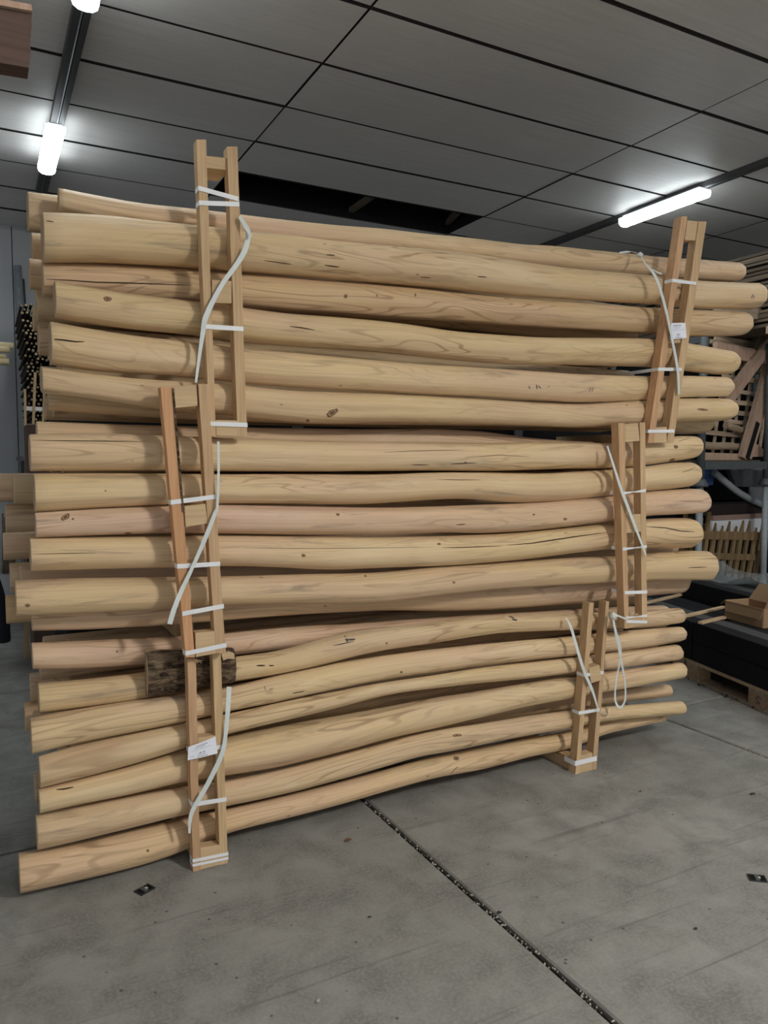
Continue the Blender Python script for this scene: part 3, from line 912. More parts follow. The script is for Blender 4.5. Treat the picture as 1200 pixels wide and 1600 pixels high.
for k, pts, w in (('B2', [(539, 994), (543, 1003)], .008), ('B2', [(541, 1000), (555, 999)], .006), ('B2', [(520, 1009), (535, 1006), (553, 1002)], .003), ('B2', [(795, 963), (803, 966)], .009), ('B2', [(800, 968), (808, 969)], .007),
                  ('T5', [(826, 603), (828, 608)], .004), ('T5', [(838, 601), (839, 608)], .005), ('T5', [(841, 603), (845, 607)], .004), ('T5', [(855, 604), (859, 604)], .002), ('T5', [(920, 613), (923, 605)], .003),
                  ('T5', [(924, 613), (927, 605)], .003), ('T2', [(1173, 466), (1177, 460)], .005), ('T2', [(1176, 467), (1179, 462)], .004), ('B3', [(413, 1072), (415, 1079)], .002), ('B3', [(420, 1078), (427, 1075)], .002)):
    mark(k, pts, w, 'pencil', 'crayon_mark')
# ================================================================== LADDER FRAMES
def ladder(name_label, V, ups, blocks, tints, group='wooden ladder frames on the log bundles', deep=None):
    pts0 = at_v((ups[0][1][0] + ups[1][1][1]) / 2, ups[0][1][2], V)
    t = empty('ladder_frame', (pts0.x, V + .02, max(0, pts0.z)), name_label, 'frame', group)
    D = .046
    for (top, bot), tint in zip(ups, tints):
        q = [at_v(bot[0], bot[2], V), at_v(bot[1], bot[2], V), at_v(top[1], top[2], V), at_v(top[0], top[2], V)]
        for p in q: p.z = max(p.z, 0.0)
        q2 = [Vector((p.x, p.y + D, p.z)) for p in q]
        mb = MB()
        # four rings with slight waviness so that the sawn edges are not ruler straight
        rgu = random.Random(int(top[0]))
        rings = []
        n = 9
        for i in range(n + 1):
            f = i / n
            w = 0.0012 if 0 < i < n else 0
            l0, r0 = q[0].lerp(q[3], f), q[1].lerp(q[2], f)
            j = Vector((rgu.uniform(-w, w), 0, 0))
            l0 = l0 + j; r0 = r0 + j
            rings += [l0, r0, r0 + Vector((0, D, 0)), l0 + Vector((0, D, 0))]
        fs = []
        for i in range(n):
            for k in range(4):
                k2 = (k + 1) % 4
                fs.append((i * 4 + k, i * 4 + k2, i * 4 + 4 + k2, i * 4 + 4 + k))
        fs += [(3, 2, 1, 0), (n * 4, n * 4 + 1, n * 4 + 2, n * 4 + 3)]
        o = mb.add(rings, fs).build('upright', M['upright'], t, origin=q[0])
        o.color = (*tint, 1)
    for b in blocks:
        c4, dep = b[0], b[1]
        vo = b[2] if len(b) > 2 else .001
        q = [at_v(x, y, V + vo) for x, y in c4]
        for p in q: p.z = max(p.z, 0.0)
        o = MB().hexa([q[3], q[2], q[1], q[0]] + [p + Vector((0, dep, 0)) for p in (q[3], q[2], q[1], q[0])]).build('spacer_block', M['block'], t, origin=q[3], bevel=.0015)
        o.color = (1.02, 1.0, .97, 1)
    if deep:
        (u0, u1, v0, v1, z0, z1) = deep
        o = MB().box((u0, v0, z0), (u1, v1, z1)).build('crossbeam', M['block'], t, origin=(u0, v0, z0))
        o.color = (.85, .8, .75, 1)
    return t

A_, B_, C_, D_ = (1.0, .97, .95), (1.03, 1.0, .95), (1.05, .86, .80), (.92, .88, .85)
LT = ladder('tall ladder frame of the upper bundle at the left, its head above the logs', 2.68,
            [((307, 322, 218), (328, 337.5, 682)), ((355, 371, 229), (371.5, 386, 682))],
            [([(321, 243), (356, 247), (357, 266), (322, 262)], .12, .012), ([(331, 437), (362, 439), (362, 474), (331, 473)], .044), ([(337, 656), (372, 657), (372, 682), (338, 681)], .046)],
            [B_, B_])
LM = ladder('leaning ladder frame of the middle bundle at the left, one reddish upright', 2.63,
            [((251, 271, 605), (290.5, 304.5, 1027)), ((310, 325, 600), (337.5, 353, 1021))],
            [([(269, 604), (307, 601), (309, 634), (272, 638)], .044), ([(288, 791), (321, 787), (325, 818), (290, 824)], .044), ([(305, 989), (336, 986), (339, 1021), (306, 1027)], .046)],
            [(1.08, .84, .72), (.98, .92, .88)], deep=(.68, .75, 3.08, 3.5, .775, .855))
LB = ladder('ladder frame of the lower bundle at the left, before the bark slab', 2.68,
            [((292.5, 306, 1030), (302, 313, 1363)), ((332, 345, 1022), (344, 356, 1353))],
            [([(309, 1153), (339, 1149), (341, 1178), (310, 1184)], .044), ([(313, 1325), (345, 1320), (345, 1354), (313, 1362)], .044)],
            [(1.0, .88, .84), (1.04, 1.03, .95)], deep=(.655, .735, 2.73, 3.45, 0.0, .046))
RT = ladder('tall ladder frame of the upper bundle at the right, leaning to the right', 2.68,
            [((1065, 1074, 338), (1012, 1021.5, 692)), ((1092, 1104, 346), (1042, 1052, 692))],
            [([(1074, 344), (1092, 346), (1088, 376), (1070, 375)], .040, .006), ([(1046, 505), (1067, 504), (1063, 536), (1042, 537)], .044), ([(1020.5, 668), (1042, 667), (1042, 692), (1020.5, 692)], .046)],
            [(1.05, .90, .84), (1.04, 1.0, .94)], deep=(3.02, 3.09, 2.93, 3.5, 1.56, 1.64))
RM = ladder('short upright ladder frame of the middle bundle at the right', 2.65,
            [((966, 976, 661), (976, 982.5, 982)), ((1000, 1008, 660), (1003, 1011, 970))],
            [([(976, 663), (997, 661), (1000, 689), (977, 691)], .046, .004), ([(977, 806), (1001, 803), (1002, 831), (978, 833)], .044), ([(982, 966), (1003, 963), (1010, 975), (982, 982)], .046)],
            [(1.03, .93, .86), (1.04, 1.0, .95)], deep=(2.83, 2.90, 3.08, 3.5, .775, .855))
RB = ladder('ladder frame of the lower bundle at the right, standing on the floor', 2.68,
            [((921, 928, 942), (899, 905.5, 1211)), ((947, 952, 940), (925, 932, 1205))],
            [([(920, 1044), (937, 1039), (941, 1062), (924, 1068)], .048, -.004), ([(905.5, 1181), (926, 1176), (926, 1206), (905.5, 1209)], .046)],
            [B_, D_], deep=(2.475, 2.545, 2.727, 3.45, 0.0, .05))
# bark left on the inner edge of the reddish upright, splinters at its foot
p0, p1 = at_v(271, 607, 2.629), at_v(287, 800, 2.629)
MB().bar(p0 + Vector((-.002, 0, 0)), p1 + Vector((-.002, 0, 0)), .007, .006, (0, 1, 0)).build('bark_edge', M['bark'], LM)
mb = MB()
for dx, dy, l in ((5, 6, 1), (9, 5, 1.2), (12, 3, 1), (7, 9, .7)):
    mb.bar(at_v(304, 1030, 2.676), at_v(304 + dx * l, 1030 + dy * l, 2.668), .0025, .0015)
mb.build('splinter', M['block'], LB)
mb = MB()
rgw = random.Random(3)
for k in range(16):
    c = at_v(988 + rgw.uniform(-6, 12), 962 + rgw.uniform(-3, 3), 2.66)
    pts = [c + Vector((.012 * math.cos(a + k), rgw.uniform(-.006, .006), .006 * math.sin(a * 1.3 + k))) for a in (0, .8, 1.6, 2.4, 3.2)]
    mb.ribbon(pts, .003, thick=.0006)
o = mb.build('wood_shavings', M['block'])
tag(o, 'curly wood shavings caught at the foot of the short right ladder frame', 'shavings', None, 'stuff')

# ================================================================== STRAPS
SG = 'white plastic straps around the ladder frames'
def band(pl, pr, V, label, back_l=.044, back_r=.044, w=.016, mat='strap', twist=False):
    f = V - .003
    a, b = at_v(*pl, f), at_v(*pr, f)
    a.x -= .002; b.x += .002
    pts = [a + Vector((0, back_l, 0))] + [a + Vector((0, .002, 0))]
    m = 8
    pts += [a.lerp(b, k / m) + Vector((0, 0, 0)) for k in range(m + 1)]
    pts += [b + Vector((0, .002, 0)), b + Vector((0, back_r, 0))]
    ws = [w] * len(pts)
    if twist:
        for k in range(2, 11):
            ws[k] = w * (.25 + .75 * abs((k - 6) / 4))
    o = MB().ribbon(pts, ws, wdir=(0, 0, 1)).build('strap_band', M[mat])
    return tag(o, label, 'strap', SG)

band((311, 294), (372, 311), 2.68, 'slanting white strap near the head of the tall left ladder frame')
band((312, 317), (373, 319), 2.68, 'level white strap just under the slanting one on the tall left ladder frame')
band((320, 510), (379.5, 514), 2.68, 'white strap across the middle of the tall left ladder frame')
band((329, 662), (386, 664), 2.68, 'white strap at the foot of the tall left ladder frame')
band((268, 785), (337, 776), 2.63, 'white strap on the reddish leaning ladder frame, just above its middle block')
band((278, 885), (343, 881), 2.63, 'white strap on the reddish leaning ladder frame, below its middle block')
band((286, 959), (349, 947), 2.63, 'white strap on the reddish leaning ladder frame, third from the top')
band((291, 1021), (353, 1008), 2.63, 'white strap at the foot of the reddish leaning ladder frame')
band((297, 1175), (351, 1166), 2.68, 'white strap half hidden by the paper tag at the lower left')
band((300, 1257), (353, 1249), 2.68, 'white strap between paper tag and foot of the lower left ladder frame')
band((302, 1345), (356, 1334), 2.68, 'upper of two white straps at the foot of the lower left ladder frame', w=.012)
band((302, 1352), (356, 1341), 2.68, 'lower of two white straps at the foot of the lower left ladder frame', w=.010)
band((1051, 438), (1087.5, 443), 2.68, 'white strap near the head of the tall right ladder frame', .048)
band((1029, 577), (1065, 577), 2.68, 'white strap below the paper tag on the tall right ladder frame', .19)
band((1013, 674), (1053, 673.5), 2.68, 'white strap at the foot of the tall right ladder frame')
band((972, 771), (1008.5, 766.5), 2.65, 'upper twisted white strap on the short right ladder frame', .075, twist=True)
band((974, 858), (1010, 854), 2.65, 'lower twisted white strap on the short right ladder frame', .075, twist=True)
band((977, 926), (1010.5, 925), 2.65, 'white strap above the foot of the short right ladder frame', .09)
band((979, 965), (1010.5, 962), 2.65, 'upper of two white straps at the foot of the short right ladder frame', .045, twist=True, w=.013)
band((979, 971), (1010.5, 972), 2.65, 'lower of two white straps at the foot of the short right ladder frame', .045, w=.014)
band((912, 1055), (942, 1051), 2.68, 'white strap across the tilted block of the lower right ladder frame', .046)
band((905, 1114), (936, 1109), 2.68, 'white strap on the lower right ladder frame, second from the floor', .046)
band((899, 1193), (932, 1185), 2.68, 'wide white strap at the foot of the lower right ladder frame', .075, w=.024)

LG = 'loose strap ends'
def loose(pts, V, label, w=.017, mat='strapg', ws=None, name='strap_end', n=7):
    ps = [at_v(p[0], p[1], p[2] if len(p) > 2 else V) for p in pts]
    sp = smooth_path(ps, n)
    wl = w if ws is None else [w * f for f in [ws[min(int(i / n), len(ws) - 1)] + (ws[min(int(i / n) + 1, len(ws) - 1)] - ws[min(int(i / n), len(ws) - 1)]) * ((i % n) / n) for i in range(len(sp))]]
    o = MB().ribbon(sp, wl, nrm=(.15, -1, .1)).build(name, M[mat])
    return tag(o, label, 'strap', LG)

def knot_of(parent, p, s):
    rgk = random.Random(int(p.x * 1000))
    bm = bmesh.new()
    bmesh.ops.create_icosphere(bm, subdivisions=2, radius=s)
    for v in bm.verts:
        v.co *= 1 + .35 * mnoise.noise(v.co * (2.2 / s))
    vs = [p + v.co for v in bm.verts]
    fs = [[v.index for v in f.verts] for f in bm.faces]
    bm.free()
    MB().add(vs, fs).build('strap_knot', M['strapg'], parent)

s1 = loose([(374, 338), (382, 350), (388, 364), (383, 390), (369, 414), (350, 440), (334, 468), (321, 497), (317, 520, 2.668), (311, 560, 2.672), (306, 598, 2.673)], 2.662,
           'loose white strap curving down across the tall left ladder frame', .019, ws=[.5, .9, 1, 1, .9, .8, .9, 1, .9, .6, .4])
MB().ribbon(smooth_path([at_v(375, 340, 2.66), at_v(384, 356, 2.652), at_v(393, 370, 2.64)], 5), .012, nrm=(.2, -1, 0)).build('strap_tail', M['strapg'], s1)
s2 = loose([(341, 690, 2.612), (341.5, 740), (339.5, 792), (336, 802), (322, 838), (301, 886), (284, 922), (272, 952, 2.60), (265, 975, 2.60)], 2.612,
           'loose white strap hanging from the middle bundle and crossing the reddish ladder frame', .018, ws=[.5, .5, .5, .8, .9, .7, .9, 1, 1])
s3 = loose([(358, 1073, 2.70), (356, 1110, 2.672), (352, 1152, 2.668), (346, 1180), (325, 1224), (303, 1262), (297, 1282), (296, 1302)], 2.664,
           'loose grey white strap crossing the lower left ladder frame beside the paper tag', .019, ws=[1, .95, .8, 1, 1, .9, .7, .4])
s4 = loose([(968, 395, 2.855), (985, 393.5, 2.83), (999, 398, 2.76), (1008, 411, 2.70), (1024, 432), (1034, 460), (1043, 495), (1049, 524), (1056, 560), (1060, 590), (1061, 616)], 2.662,
           'loose white strap tied on the topmost log and hanging down the tall right ladder frame', .023, ws=[.4, .4, .6, .8, .9, 1, .9, .8, 1, .9, .7])
MB().ribbon(smooth_path([at_v(1019, 421, 2.69), at_v(1026, 425, 2.68), at_v(1034, 428, 2.67)], 4), .010, nrm=(.1, -1, .4)).build('strap_tail', M['strapg'], s4)
knot_of(s4, at_v(1000, 398, 2.755), .014)
s5 = loose([(949, 697, 2.665), (957, 722, 2.655), (969, 760), (981, 792), (996, 832), (1009.5, 868)], 2.632,
           'loose white strap slanting across the short right ladder frame', .019, ws=[.6, .8, 1, 1.1, .9, .4])
s6 = loose([(884, 965, 2.72), (892, 980, 2.69), (903, 1018), (914, 1052), (926, 1080), (935, 1111)], 2.662,
           'loose white strap slanting across the lower right ladder frame', .019, ws=[.6, .9, 1, 1, .9, .3])
s7 = loose([(957, 964), (962, 990), (970, 1030), (976, 1062), (977, 1090), (972, 1104), (965, 1103), (961, 1090), (963, 1062), (968, 1036), (970, 1015), (962, 985), (958, 966)], 2.632,
           'white strap loop knotted at the foot of the short right frame, hanging free', .014, ws=[.8, 1, .9, .8, .9, .9, .9, .9, .8, .7, .7, .9, .8])
knot_of(s7, at_v(958, 962, 2.632), .017)
MB().ribbon(smooth_path([at_v(958, 960, 2.632), at_v(968, 963, 2.625), at_v(980, 968, 2.642)], 4), .009, nrm=(0, -1, .4)).build('strap_tail', M['strapg'], s7)

# ================================================================== PAPER TAGS
def paper(c4, V, label, lines):
    p = [at_v(x, y, V) for x, y in c4]
    n = 6
    vs = []
    for j in range(n + 1):
        for i in range(n + 1):
            a = p[0].lerp(p[1], i / n); b = p[3].lerp(p[2], i / n)
            q = a.lerp(b, j / n)
            q.y -= .003 * math.sin(math.pi * i / n) + .002 * (j / n)
            vs.append(q)
    fs = [(j * (n + 1) + i, j * (n + 1) + i + 1, (j + 1) * (n + 1) + i + 1, (j + 1) * (n + 1) + i) for j in range(n) for i in range(n)]
    m = len(vs)
    vs2 = vs + [q + Vector((0, .0006, 0)) for q in vs]
    fs2 = fs + [tuple(k + m for k in f[::-1]) for f in fs]
    o = MB().add(vs2, fs2, 0, True).build('paper_tag', M['paper'])
    tag(o, label, 'label', 'paper tags on the bundles')
    rgp = random.Random(9)
    def on(s, t):
        i, j = min(int(s * n), n - 1), min(int(t * n), n - 1)
        a = vs[j * (n + 1) + i].lerp(vs[j * (n + 1) + i + 1], s * n - i)
        b = vs[(j + 1) * (n + 1) + i].lerp(vs[(j + 1) * (n + 1) + i + 1], s * n - i)
        return a.lerp(b, t * n - j) + Vector((0, -.0006, 0))
    mb = MB()
    for s0, s1, t, h in lines:
        s = s0
        while s < s1:
            e = min(s1, s + rgp.uniform(.03, .09))
            k0, k1 = rgp.uniform(.7, 1) * h, rgp.uniform(.7, 1) * h
            mb.add([on(s, t - k0 / 2), on(e, t - k1 / 2), on(e, t + k1 / 2), on(s, t + k0 / 2)], [(0, 1, 2, 3)])
            s = e + rgp.uniform(.008, .022)
    mb.build('print', M['ink'], o)
    return o

paper([(294.5, 1167), (336.7, 1150.7), (339.8, 1176.7), (293, 1187.7)], 2.672, 'white printed paper tag on the lower left ladder frame',
      [(.28, .68, .17, .05), (.22, .62, .28, .035), (.14, .82, .40, .02), (.38, .46, .66, .07), (.50, .58, .66, .07), (.33, .60, .78, .035), (.32, .66, .91, .04), (.05, .2, .8, .02)])
paper([(1049, 504.6), (1071, 504.6), (1072.6, 528), (1045.5, 531)], 2.672, 'white printed paper tag on the tall right ladder frame',
      [(.12, .65, .17, .05), (.15, .58, .31, .03), (.08, .92, .44, .018), (.40, .48, .72, .07), (.52, .57, .72, .07), (.34, .58, .82, .035), (.30, .68, .93, .04)])

# ================================================================== BARK SLAB
pl, pr = at_v(229, 1054, 2.765), at_v(366, 1039, 2.765)
hl, hr = .086, .067
rows, nu, na = [], 34, 20
vs = []
rgb_ = random.Random(12)
for i in range(nu + 1):
    f = i / nu
    c = pl.lerp(pr, f)
    h = hl + (hr - hl) * f
    for k in range(na + 1):
        a = math.pi * (k / na) - math.pi / 2           # lower to upper edge over the front
        rr = 1 + .10 * mnoise.noise((c.x * 40, a * 3.2, 1.3)) + .05 * mnoise.noise((c.x * 110, a * 9, 4))
        if f > .80 and .15 < (k / na) : rr -= .03
        e = .93 if i in (0, nu) else 1.0
        front = min(.030 * rr, .0335)
        vs.append(Vector((c.x, 2.765 - front * math.cos(a) * e, c.z + h * math.sin(a) * (rr * .97 if abs(math.sin(a)) < .99 else 1) * e)))
fs = [(i * (na + 1) + k, i * (na + 1) + k + 1, (i + 1) * (na + 1) + k + 1, (i + 1) * (na + 1) + k) for i in range(nu) for k in range(na)]
mb = MB().add(vs, fs, 0, True)
nb = len(vs)
back = [vs[i * (na + 1) + k] for i in (0, nu) for k in range(na + 1)]
mb.add(back, [tuple(range(na + 1))[::-1], tuple(range(na + 1, 2 * na + 2))], 1)
bl = [vs[i * (na + 1)] + Vector((0, .028, .003)) for i in range(nu + 1)]
bt = [vs[i * (na + 1) + na] + Vector((0, .028, -.003)) for i in range(nu + 1)]
mb.add([vs[i * (na + 1)] for i in range(nu + 1)] + bl, [(i, nu + 1 + i, nu + 2 + i, i + 1) for i in range(nu)], 1)
mb.add([vs[i * (na + 1) + na] for i in range(nu + 1)] + bt, [(i, i + 1, nu + 2 + i, nu + 1 + i) for i in range(nu)], 1)
mb.add(bl + bt, [(i, nu + 1 + i, nu + 2 + i, i + 1) for i in range(nu)], 1)
bs = mb.build('bark_slab', [M['bark'], M['block']])
tag(bs, 'short dark slab of wood with rough bark wedged behind the lower left ladder frame', 'wood slab')
q = [at_v(x, y, 2.732) for x, y in ((346, 1022), (358, 1018), (366, 1021), (367, 1030), (357, 1029), (349, 1032))]
MB().add(q + [p + Vector((0, .012, 0)) for p in q], [tuple(range(6)), tuple(range(6, 12))[::-1]] + [(i, (i + 1) % 6, 6 + (i + 1) % 6, 6 + i) for i in range(6)]).build('bare_patch', M['block'], bs)
# ================================================================== RIGHT: BLACK TIMBER ON A PALLET
E_ = Vector((.252, .9677, 0)); P_ = Vector((.9677, -.252, 0)); REF = Vector((4.24, 3.50, 0))
def pp(s, t, z): return REF + E_ * s + P_ * t + Vector((0, 0, z))
def pbox(mb, s0, s1, t0, t1, z0, z1, mi=0):
    return mb.hexa([pp(s0, t0, z0), pp(s1, t0, z0), pp(s1, t1, z0), pp(s0, t1, z0), pp(s0, t0, z1), pp(s1, t0, z1), pp(s1, t1, z1), pp(s0, t1, z1)], mi)

def pallet(s0, s1, t0, t1, label, ht=.138):
    t = empty('pallet', pp(s0, t0, 0), label, 'pallet')
    for k in range(5):
        a = t0 + (t1 - t0 - .11) * k / 4
        o = pbox(MB(), s0, s1, a, a + .11, ht - .022, ht).build('deck_board', M['slat'], t); o.color = (1.25, 1.15, 1, 1)
    for ss in (s0 + .07, (s0 + s1) / 2, s1 - .07):
        o = pbox(MB(), ss - .06, ss + .06, t0, t1, ht - .044, ht - .022).build('stringer_board', M['slat'], t)
        for tt in (t0, (t0 + t1) / 2 - .05, t1 - .1):
            o = pbox(MB(), ss - .06, ss + .06, tt, tt + .10, .022, ht - .044).build('pallet_block', M['slat'], t); o.color = (1.0, .85, .7, 1)
    for tt in (t0, (t0 + t1) / 2 - .05, t1 - .1):
        pbox(MB(), s0, s1, tt, tt + .1, 0, .022).build('skid_board', M['slat'], t)
    return t
pal = pallet(-1.30, .06, 0.0, .95, 'wooden pallet under the black timber on the right')
pallet(.08, 1.42, 0.0, .95, 'second wooden pallet behind, under the far end of the black timber')
# stencilled mark on the pallet block at the photo edge
mb = MB()
for a, b in (((-.665, .075), (-.645, .085)), ((-.645, .085), (-.625, .070)), ((-.625, .070), (-.66, .045)), ((-.66, .045), (-.62, .042))):
    mb.bar(pp(a[0], -.0008, a[1]), pp(b[0], -.0008, b[1]), .006, .0008, P_)
mb.build('stencil_mark', M['ink'], pal)

BG = 'black timber beams on the pallets'
def beam(s0, s1, t0, t1, z0, label, h=.132, mat='black'):
    mb = pbox(MB(), s0, s1, t0, t1, z0, z0 + h)
    o = mb.build('timber_beam', M[mat], bevel=.004)
    return tag(o, label, 'beam', BG)
LZ = [.1385, .272]
NR, FR = 'nearer', 'farther'
for side, s0, s1 in ((NR, -2.1, -.004), (FR, .012, 1.5)):
    for l, z in enumerate(LZ):
        for c in range(4 if l else 1):
            w = .118
            lab = ('%s black beam, %s layer, at the pallet edge facing the log stack' % (side, 'upper' if l else 'lower')) if c == 0 else \
                  '%s black beam in the upper layer, %s in from the pallet edge' % (side, ('second', 'third', 'fourth')[c - 1])
            beam(s0 + .012 * c, s1 - .01 * c, c * .121, c * .121 + w, z, lab, mat='black' if c != 1 else 'blackgrey')
# filler beams of the lower layer
for side, s0, s1 in ((NR, -2.08, -.01), (FR, .02, 1.48)):
    for c in (1, 2, 3, 4, 5, 6, 7):
        beam(s0, s1, c * .121, c * .121 + .118, LZ[0], '%s black beam of the lower layer, covered by the beams above' % side)
# raised rear pile
for side, s0, s1 in ((NR, -2.0, -.02), (FR, .0, 1.6)):
    for c in range(4):
        beam(s0, s1, .535 + c * .121, .535 + c * .121 + .118, LZ[1], '%s black beam carrying the raised rear row' % side)
        beam(s0 + .02, s1 - .02, .535 + c * .121, .535 + c * .121 + .115, LZ[1] + .1335,
             '%s black beam of the raised rear row, %s from the log stack' % (side, ('first', 'second', 'third', 'fourth')[c]), mat=('black', 'blackgrey')[c % 2])
# spacer sticks
for (x0, y0), (x1, y1), lab in (((1064, 966), (1131, 950), 'pale spacer stick across the black beams next to the log ends'),
                                ((1094, 975), (1141, 964), 'shorter pale spacer stick next to the cardboard box'),
                                ((1008, 944), (1066, 930), 'pale spacer stick behind the right ladder frame on the black beams')):
    z = LZ[1] + .1335
    a, b = at_z(x0, y0, z), at_z(x1, y1, z)
    o = MB().bar(a + Vector((0, 0, .008)), b + Vector((0, 0, .008)), .032, .015).build('spacer_stick', M['slat'])
    o.color = (1.6, 1.45, 1.2, 1)
    tag(o, lab, 'stick', 'spacer sticks')

# cardboard box with open flaps
zb = LZ[1] + .1335
b0, b1 = at_z(1133, 966, zb), at_z(1192, 982, zb)
ed = (b1 - b0); ed.z = 0; L1 = ed.length; ed.normalize()
nd_ = Vector((-ed.y, ed.x, 0))
if nd_.x < 0: nd_ = -nd_
Hb, Db, tk = .125, .20, .004
box = empty('cardboard_box', b0 + Vector((0, 0, .001)), 'open brown cardboard box on the black beams at the right photo edge', 'box')
def bp(a, d, z): return b0 + ed * (a * L1) + nd_ * (d * Db) + Vector((0, 0, .001 + z))
def sheet(p4, name, mat='card', n=None):
    p4 = [Vector(p) for p in p4]
    nn = (p4[1] - p4[0]).cross(p4[3] - p4[0]).normalized() * tk
    return MB().hexa(p4 + [p + nn for p in p4]).build(name, M[mat], box)
sheet([bp(0, 0, 0), bp(1, 0, 0), bp(1, 0, Hb), bp(0, 0, Hb)], 'box_side')
sheet([bp(0, 1, 0), bp(1, 1, 0), bp(1, 1, Hb), bp(0, 1, Hb)], 'box_side', 'cardin')
sheet([bp(0, 0, 0), bp(0, 1, 0), bp(0, 1, Hb), bp(0, 0, Hb)], 'box_side')
sheet([bp(1, 0, 0), bp(1, 1, 0), bp(1, 1, Hb), bp(1, 0, Hb)], 'box_side')
sheet([bp(0, 0, 0), bp(1, 0, 0), bp(1, 1, 0), bp(0, 1, 0)], 'box_bottom', 'cardin')
sheet([bp(0, 0, Hb), bp(.0, 1, Hb), bp(-.16, .98, Hb - .02), bp(-.16, .02, Hb - .035)], 'box_flap')
sheet([bp(1, 0, Hb), bp(1, 1, Hb), bp(1.12, 1, Hb + .085), bp(1.12, 0, Hb + .085)], 'box_flap')
sheet([bp(0, 1, Hb), bp(1, 1, Hb), bp(.98, 1.3, Hb + .11), bp(.1, 1.3, Hb + .11)], 'box_flap')
sheet([bp(0, 0, Hb), bp(1, 0, Hb), bp(.97, -.09, Hb - .07), bp(.05, -.09, Hb - .07)], 'box_flap')
mb = MB()
for k, (a0, a1, z) in enumerate(((.16, .40, .070), (.16, .34, .060), (.16, .42, .050))):
    mb.add([bp(a0, -.004, z), bp(a1, -.004, z), bp(a1, -.004, z + .004), bp(a0, -.004, z + .004)], [(0, 1, 2, 3)])
mb.build('box_print', M['cardin'], box)

# clear plastic film over the rear beams
rgf = random.Random(21)
n = 16
vs = []
for j in range(n + 1):
    for i in range(n + 1):
        s, t = .35 + 1.35 * i / n, .66 + .62 * j / n
        h = .565 + .045 * mnoise.noise((s * 3.1, t * 3.7, 2)) + .03 * mnoise.noise((s * 9, t * 9, 5)) + max(0, .12 * math.sin(3 * t) * mnoise.noise((s * 2, 7, 1)))
        vs.append(pp(s, t, max(h, .548)))
fs = [(j * (n + 1) + i, j * (n + 1) + i + 1, (j + 1) * (n + 1) + i + 1, (j + 1) * (n + 1) + i) for j in range(n) for i in range(n)]
o = MB().add(vs, fs, 0, True).build('plastic_film', M['plastic'])
tag(o, 'crumpled clear plastic film lying over the rear black beams', 'film')

# litter under the pallet edge
mb = MB()
rgl = random.Random(8)
for k in range(70):
    s, t = rgl.uniform(-.62, .05), rgl.uniform(-.05, .10)
    c = pp(s, t, rgl.uniform(.002, .03) * (1 if t > 0 else .3))
    r_ = rgl.uniform(.006, .022)
    vs = [c + Vector((rgl.uniform(-r_, r_), rgl.uniform(-r_, r_), rgl.uniform(0, r_ * .6))) for _ in range(4)]
    mb.add(vs, [(0, 1, 2), (0, 2, 3)], 0 if k % 4 else 1)
tag(mb.build('film_litter', [M['dark'], M['plastic']]), 'dusty shreds of plastic film and dirt under the pallet edge', 'litter', None, 'stuff')

# ================================================================== RIGHT: STACKING RACKS
VR = 4.9
def rack_post(x, V, z0, z1, parent, r=.031):
    p = at_v(x, 760, V)
    MB().tube([(p.x, V, z0), (p.x, V, z1)], r, 12).build('rack_post', M['steel'], parent)
    return p
rack = empty('stacking_rack', (6.0, VR, 0), 'lower grey steel stacking rack behind the black timber', 'rack')
rack2 = empty('stacking_rack', (6.0, VR, 1.27), 'upper grey steel stacking rack holding trellis and timber frames', 'rack')
posts = []
for x, V in ((1094, VR), (1197, VR)):
    p = rack_post(x, V, 0.0, 1.25, rack)
    posts.append(p.x)
for u in posts:
    MB().tube([(u, VR + 1.15, 0), (u, VR + 1.15, 1.25)], .031, 12).build('rack_post', M['steel'], rack)
for u in posts:
    for v in (VR, VR + 1.15):
        # mushroom foot of the upper rack sitting on the lower post
        MB().tube([(u, v, 1.252), (u, v, 1.268), (u, v, 1.30), (u, v, 1.325)], [.072, .075, .058, .040], 16).build('rack_foot', M['steeld'], rack2)
        MB().tube([(u, v, 1.325), (u, v, 2.66)], .036 if v == VR else .031, 12).build('rack_post', M['steeld'], rack2)
u0, u1 = posts
for z, rk in ((.12, rack), (1.455, rack2)):
    for v in (VR - .005, VR + 1.15):
        MB().box((u0 + .03, v - .02, z - .04), (u1 - .03, v + .02, z + .035)).build('rack_beam', M['steeld'], rk)
    for u in (u0, u1):
        MB().box((u - .02, VR + .03, z - .04), (u + .02, VR + 1.12, z + .03)).build('rack_beam', M['steeld'], rk)
    for k in range(6):
        v = VR + .06 + .19 * k
        MB().box((u0 + .02, v, z + .036), (u1 - .02, v + .13, z + .050)).build('deck_board', M['plank'], rk)
# neighbour rack to the right (mostly outside the photo)
rack3 = empty('stacking_rack', (7.1, VR, 0), 'neighbouring steel rack at the right photo edge', 'rack')
for u in (7.18, 8.3):
    for v in (VR, VR + 1.15):
        MB().tube([(u, v, 0), (u, v, 2.66)], .031, 10).build('rack_post', M['steel'], rack3)
for z in (.12, 1.455, 2.64):
    for v in (VR, VR + 1.15):
        MB().box((7.16, v - .02, z - .04), (8.3, v + .02, z + .035)).build('rack_beam', M['steeld'], rack3)
for u in (u0, u1):
    MB().box((u - .02, VR + .03, 2.60), (u + .02, VR + 1.12, 2.66)).build('rack_beam', M['steeld'], rack2)
MB().box((u0 - .04, VR + 1.13, 2.60), (u1 + .04, VR + 1.17, 2.66)).build('rack_beam', M['steeld'], rack2)

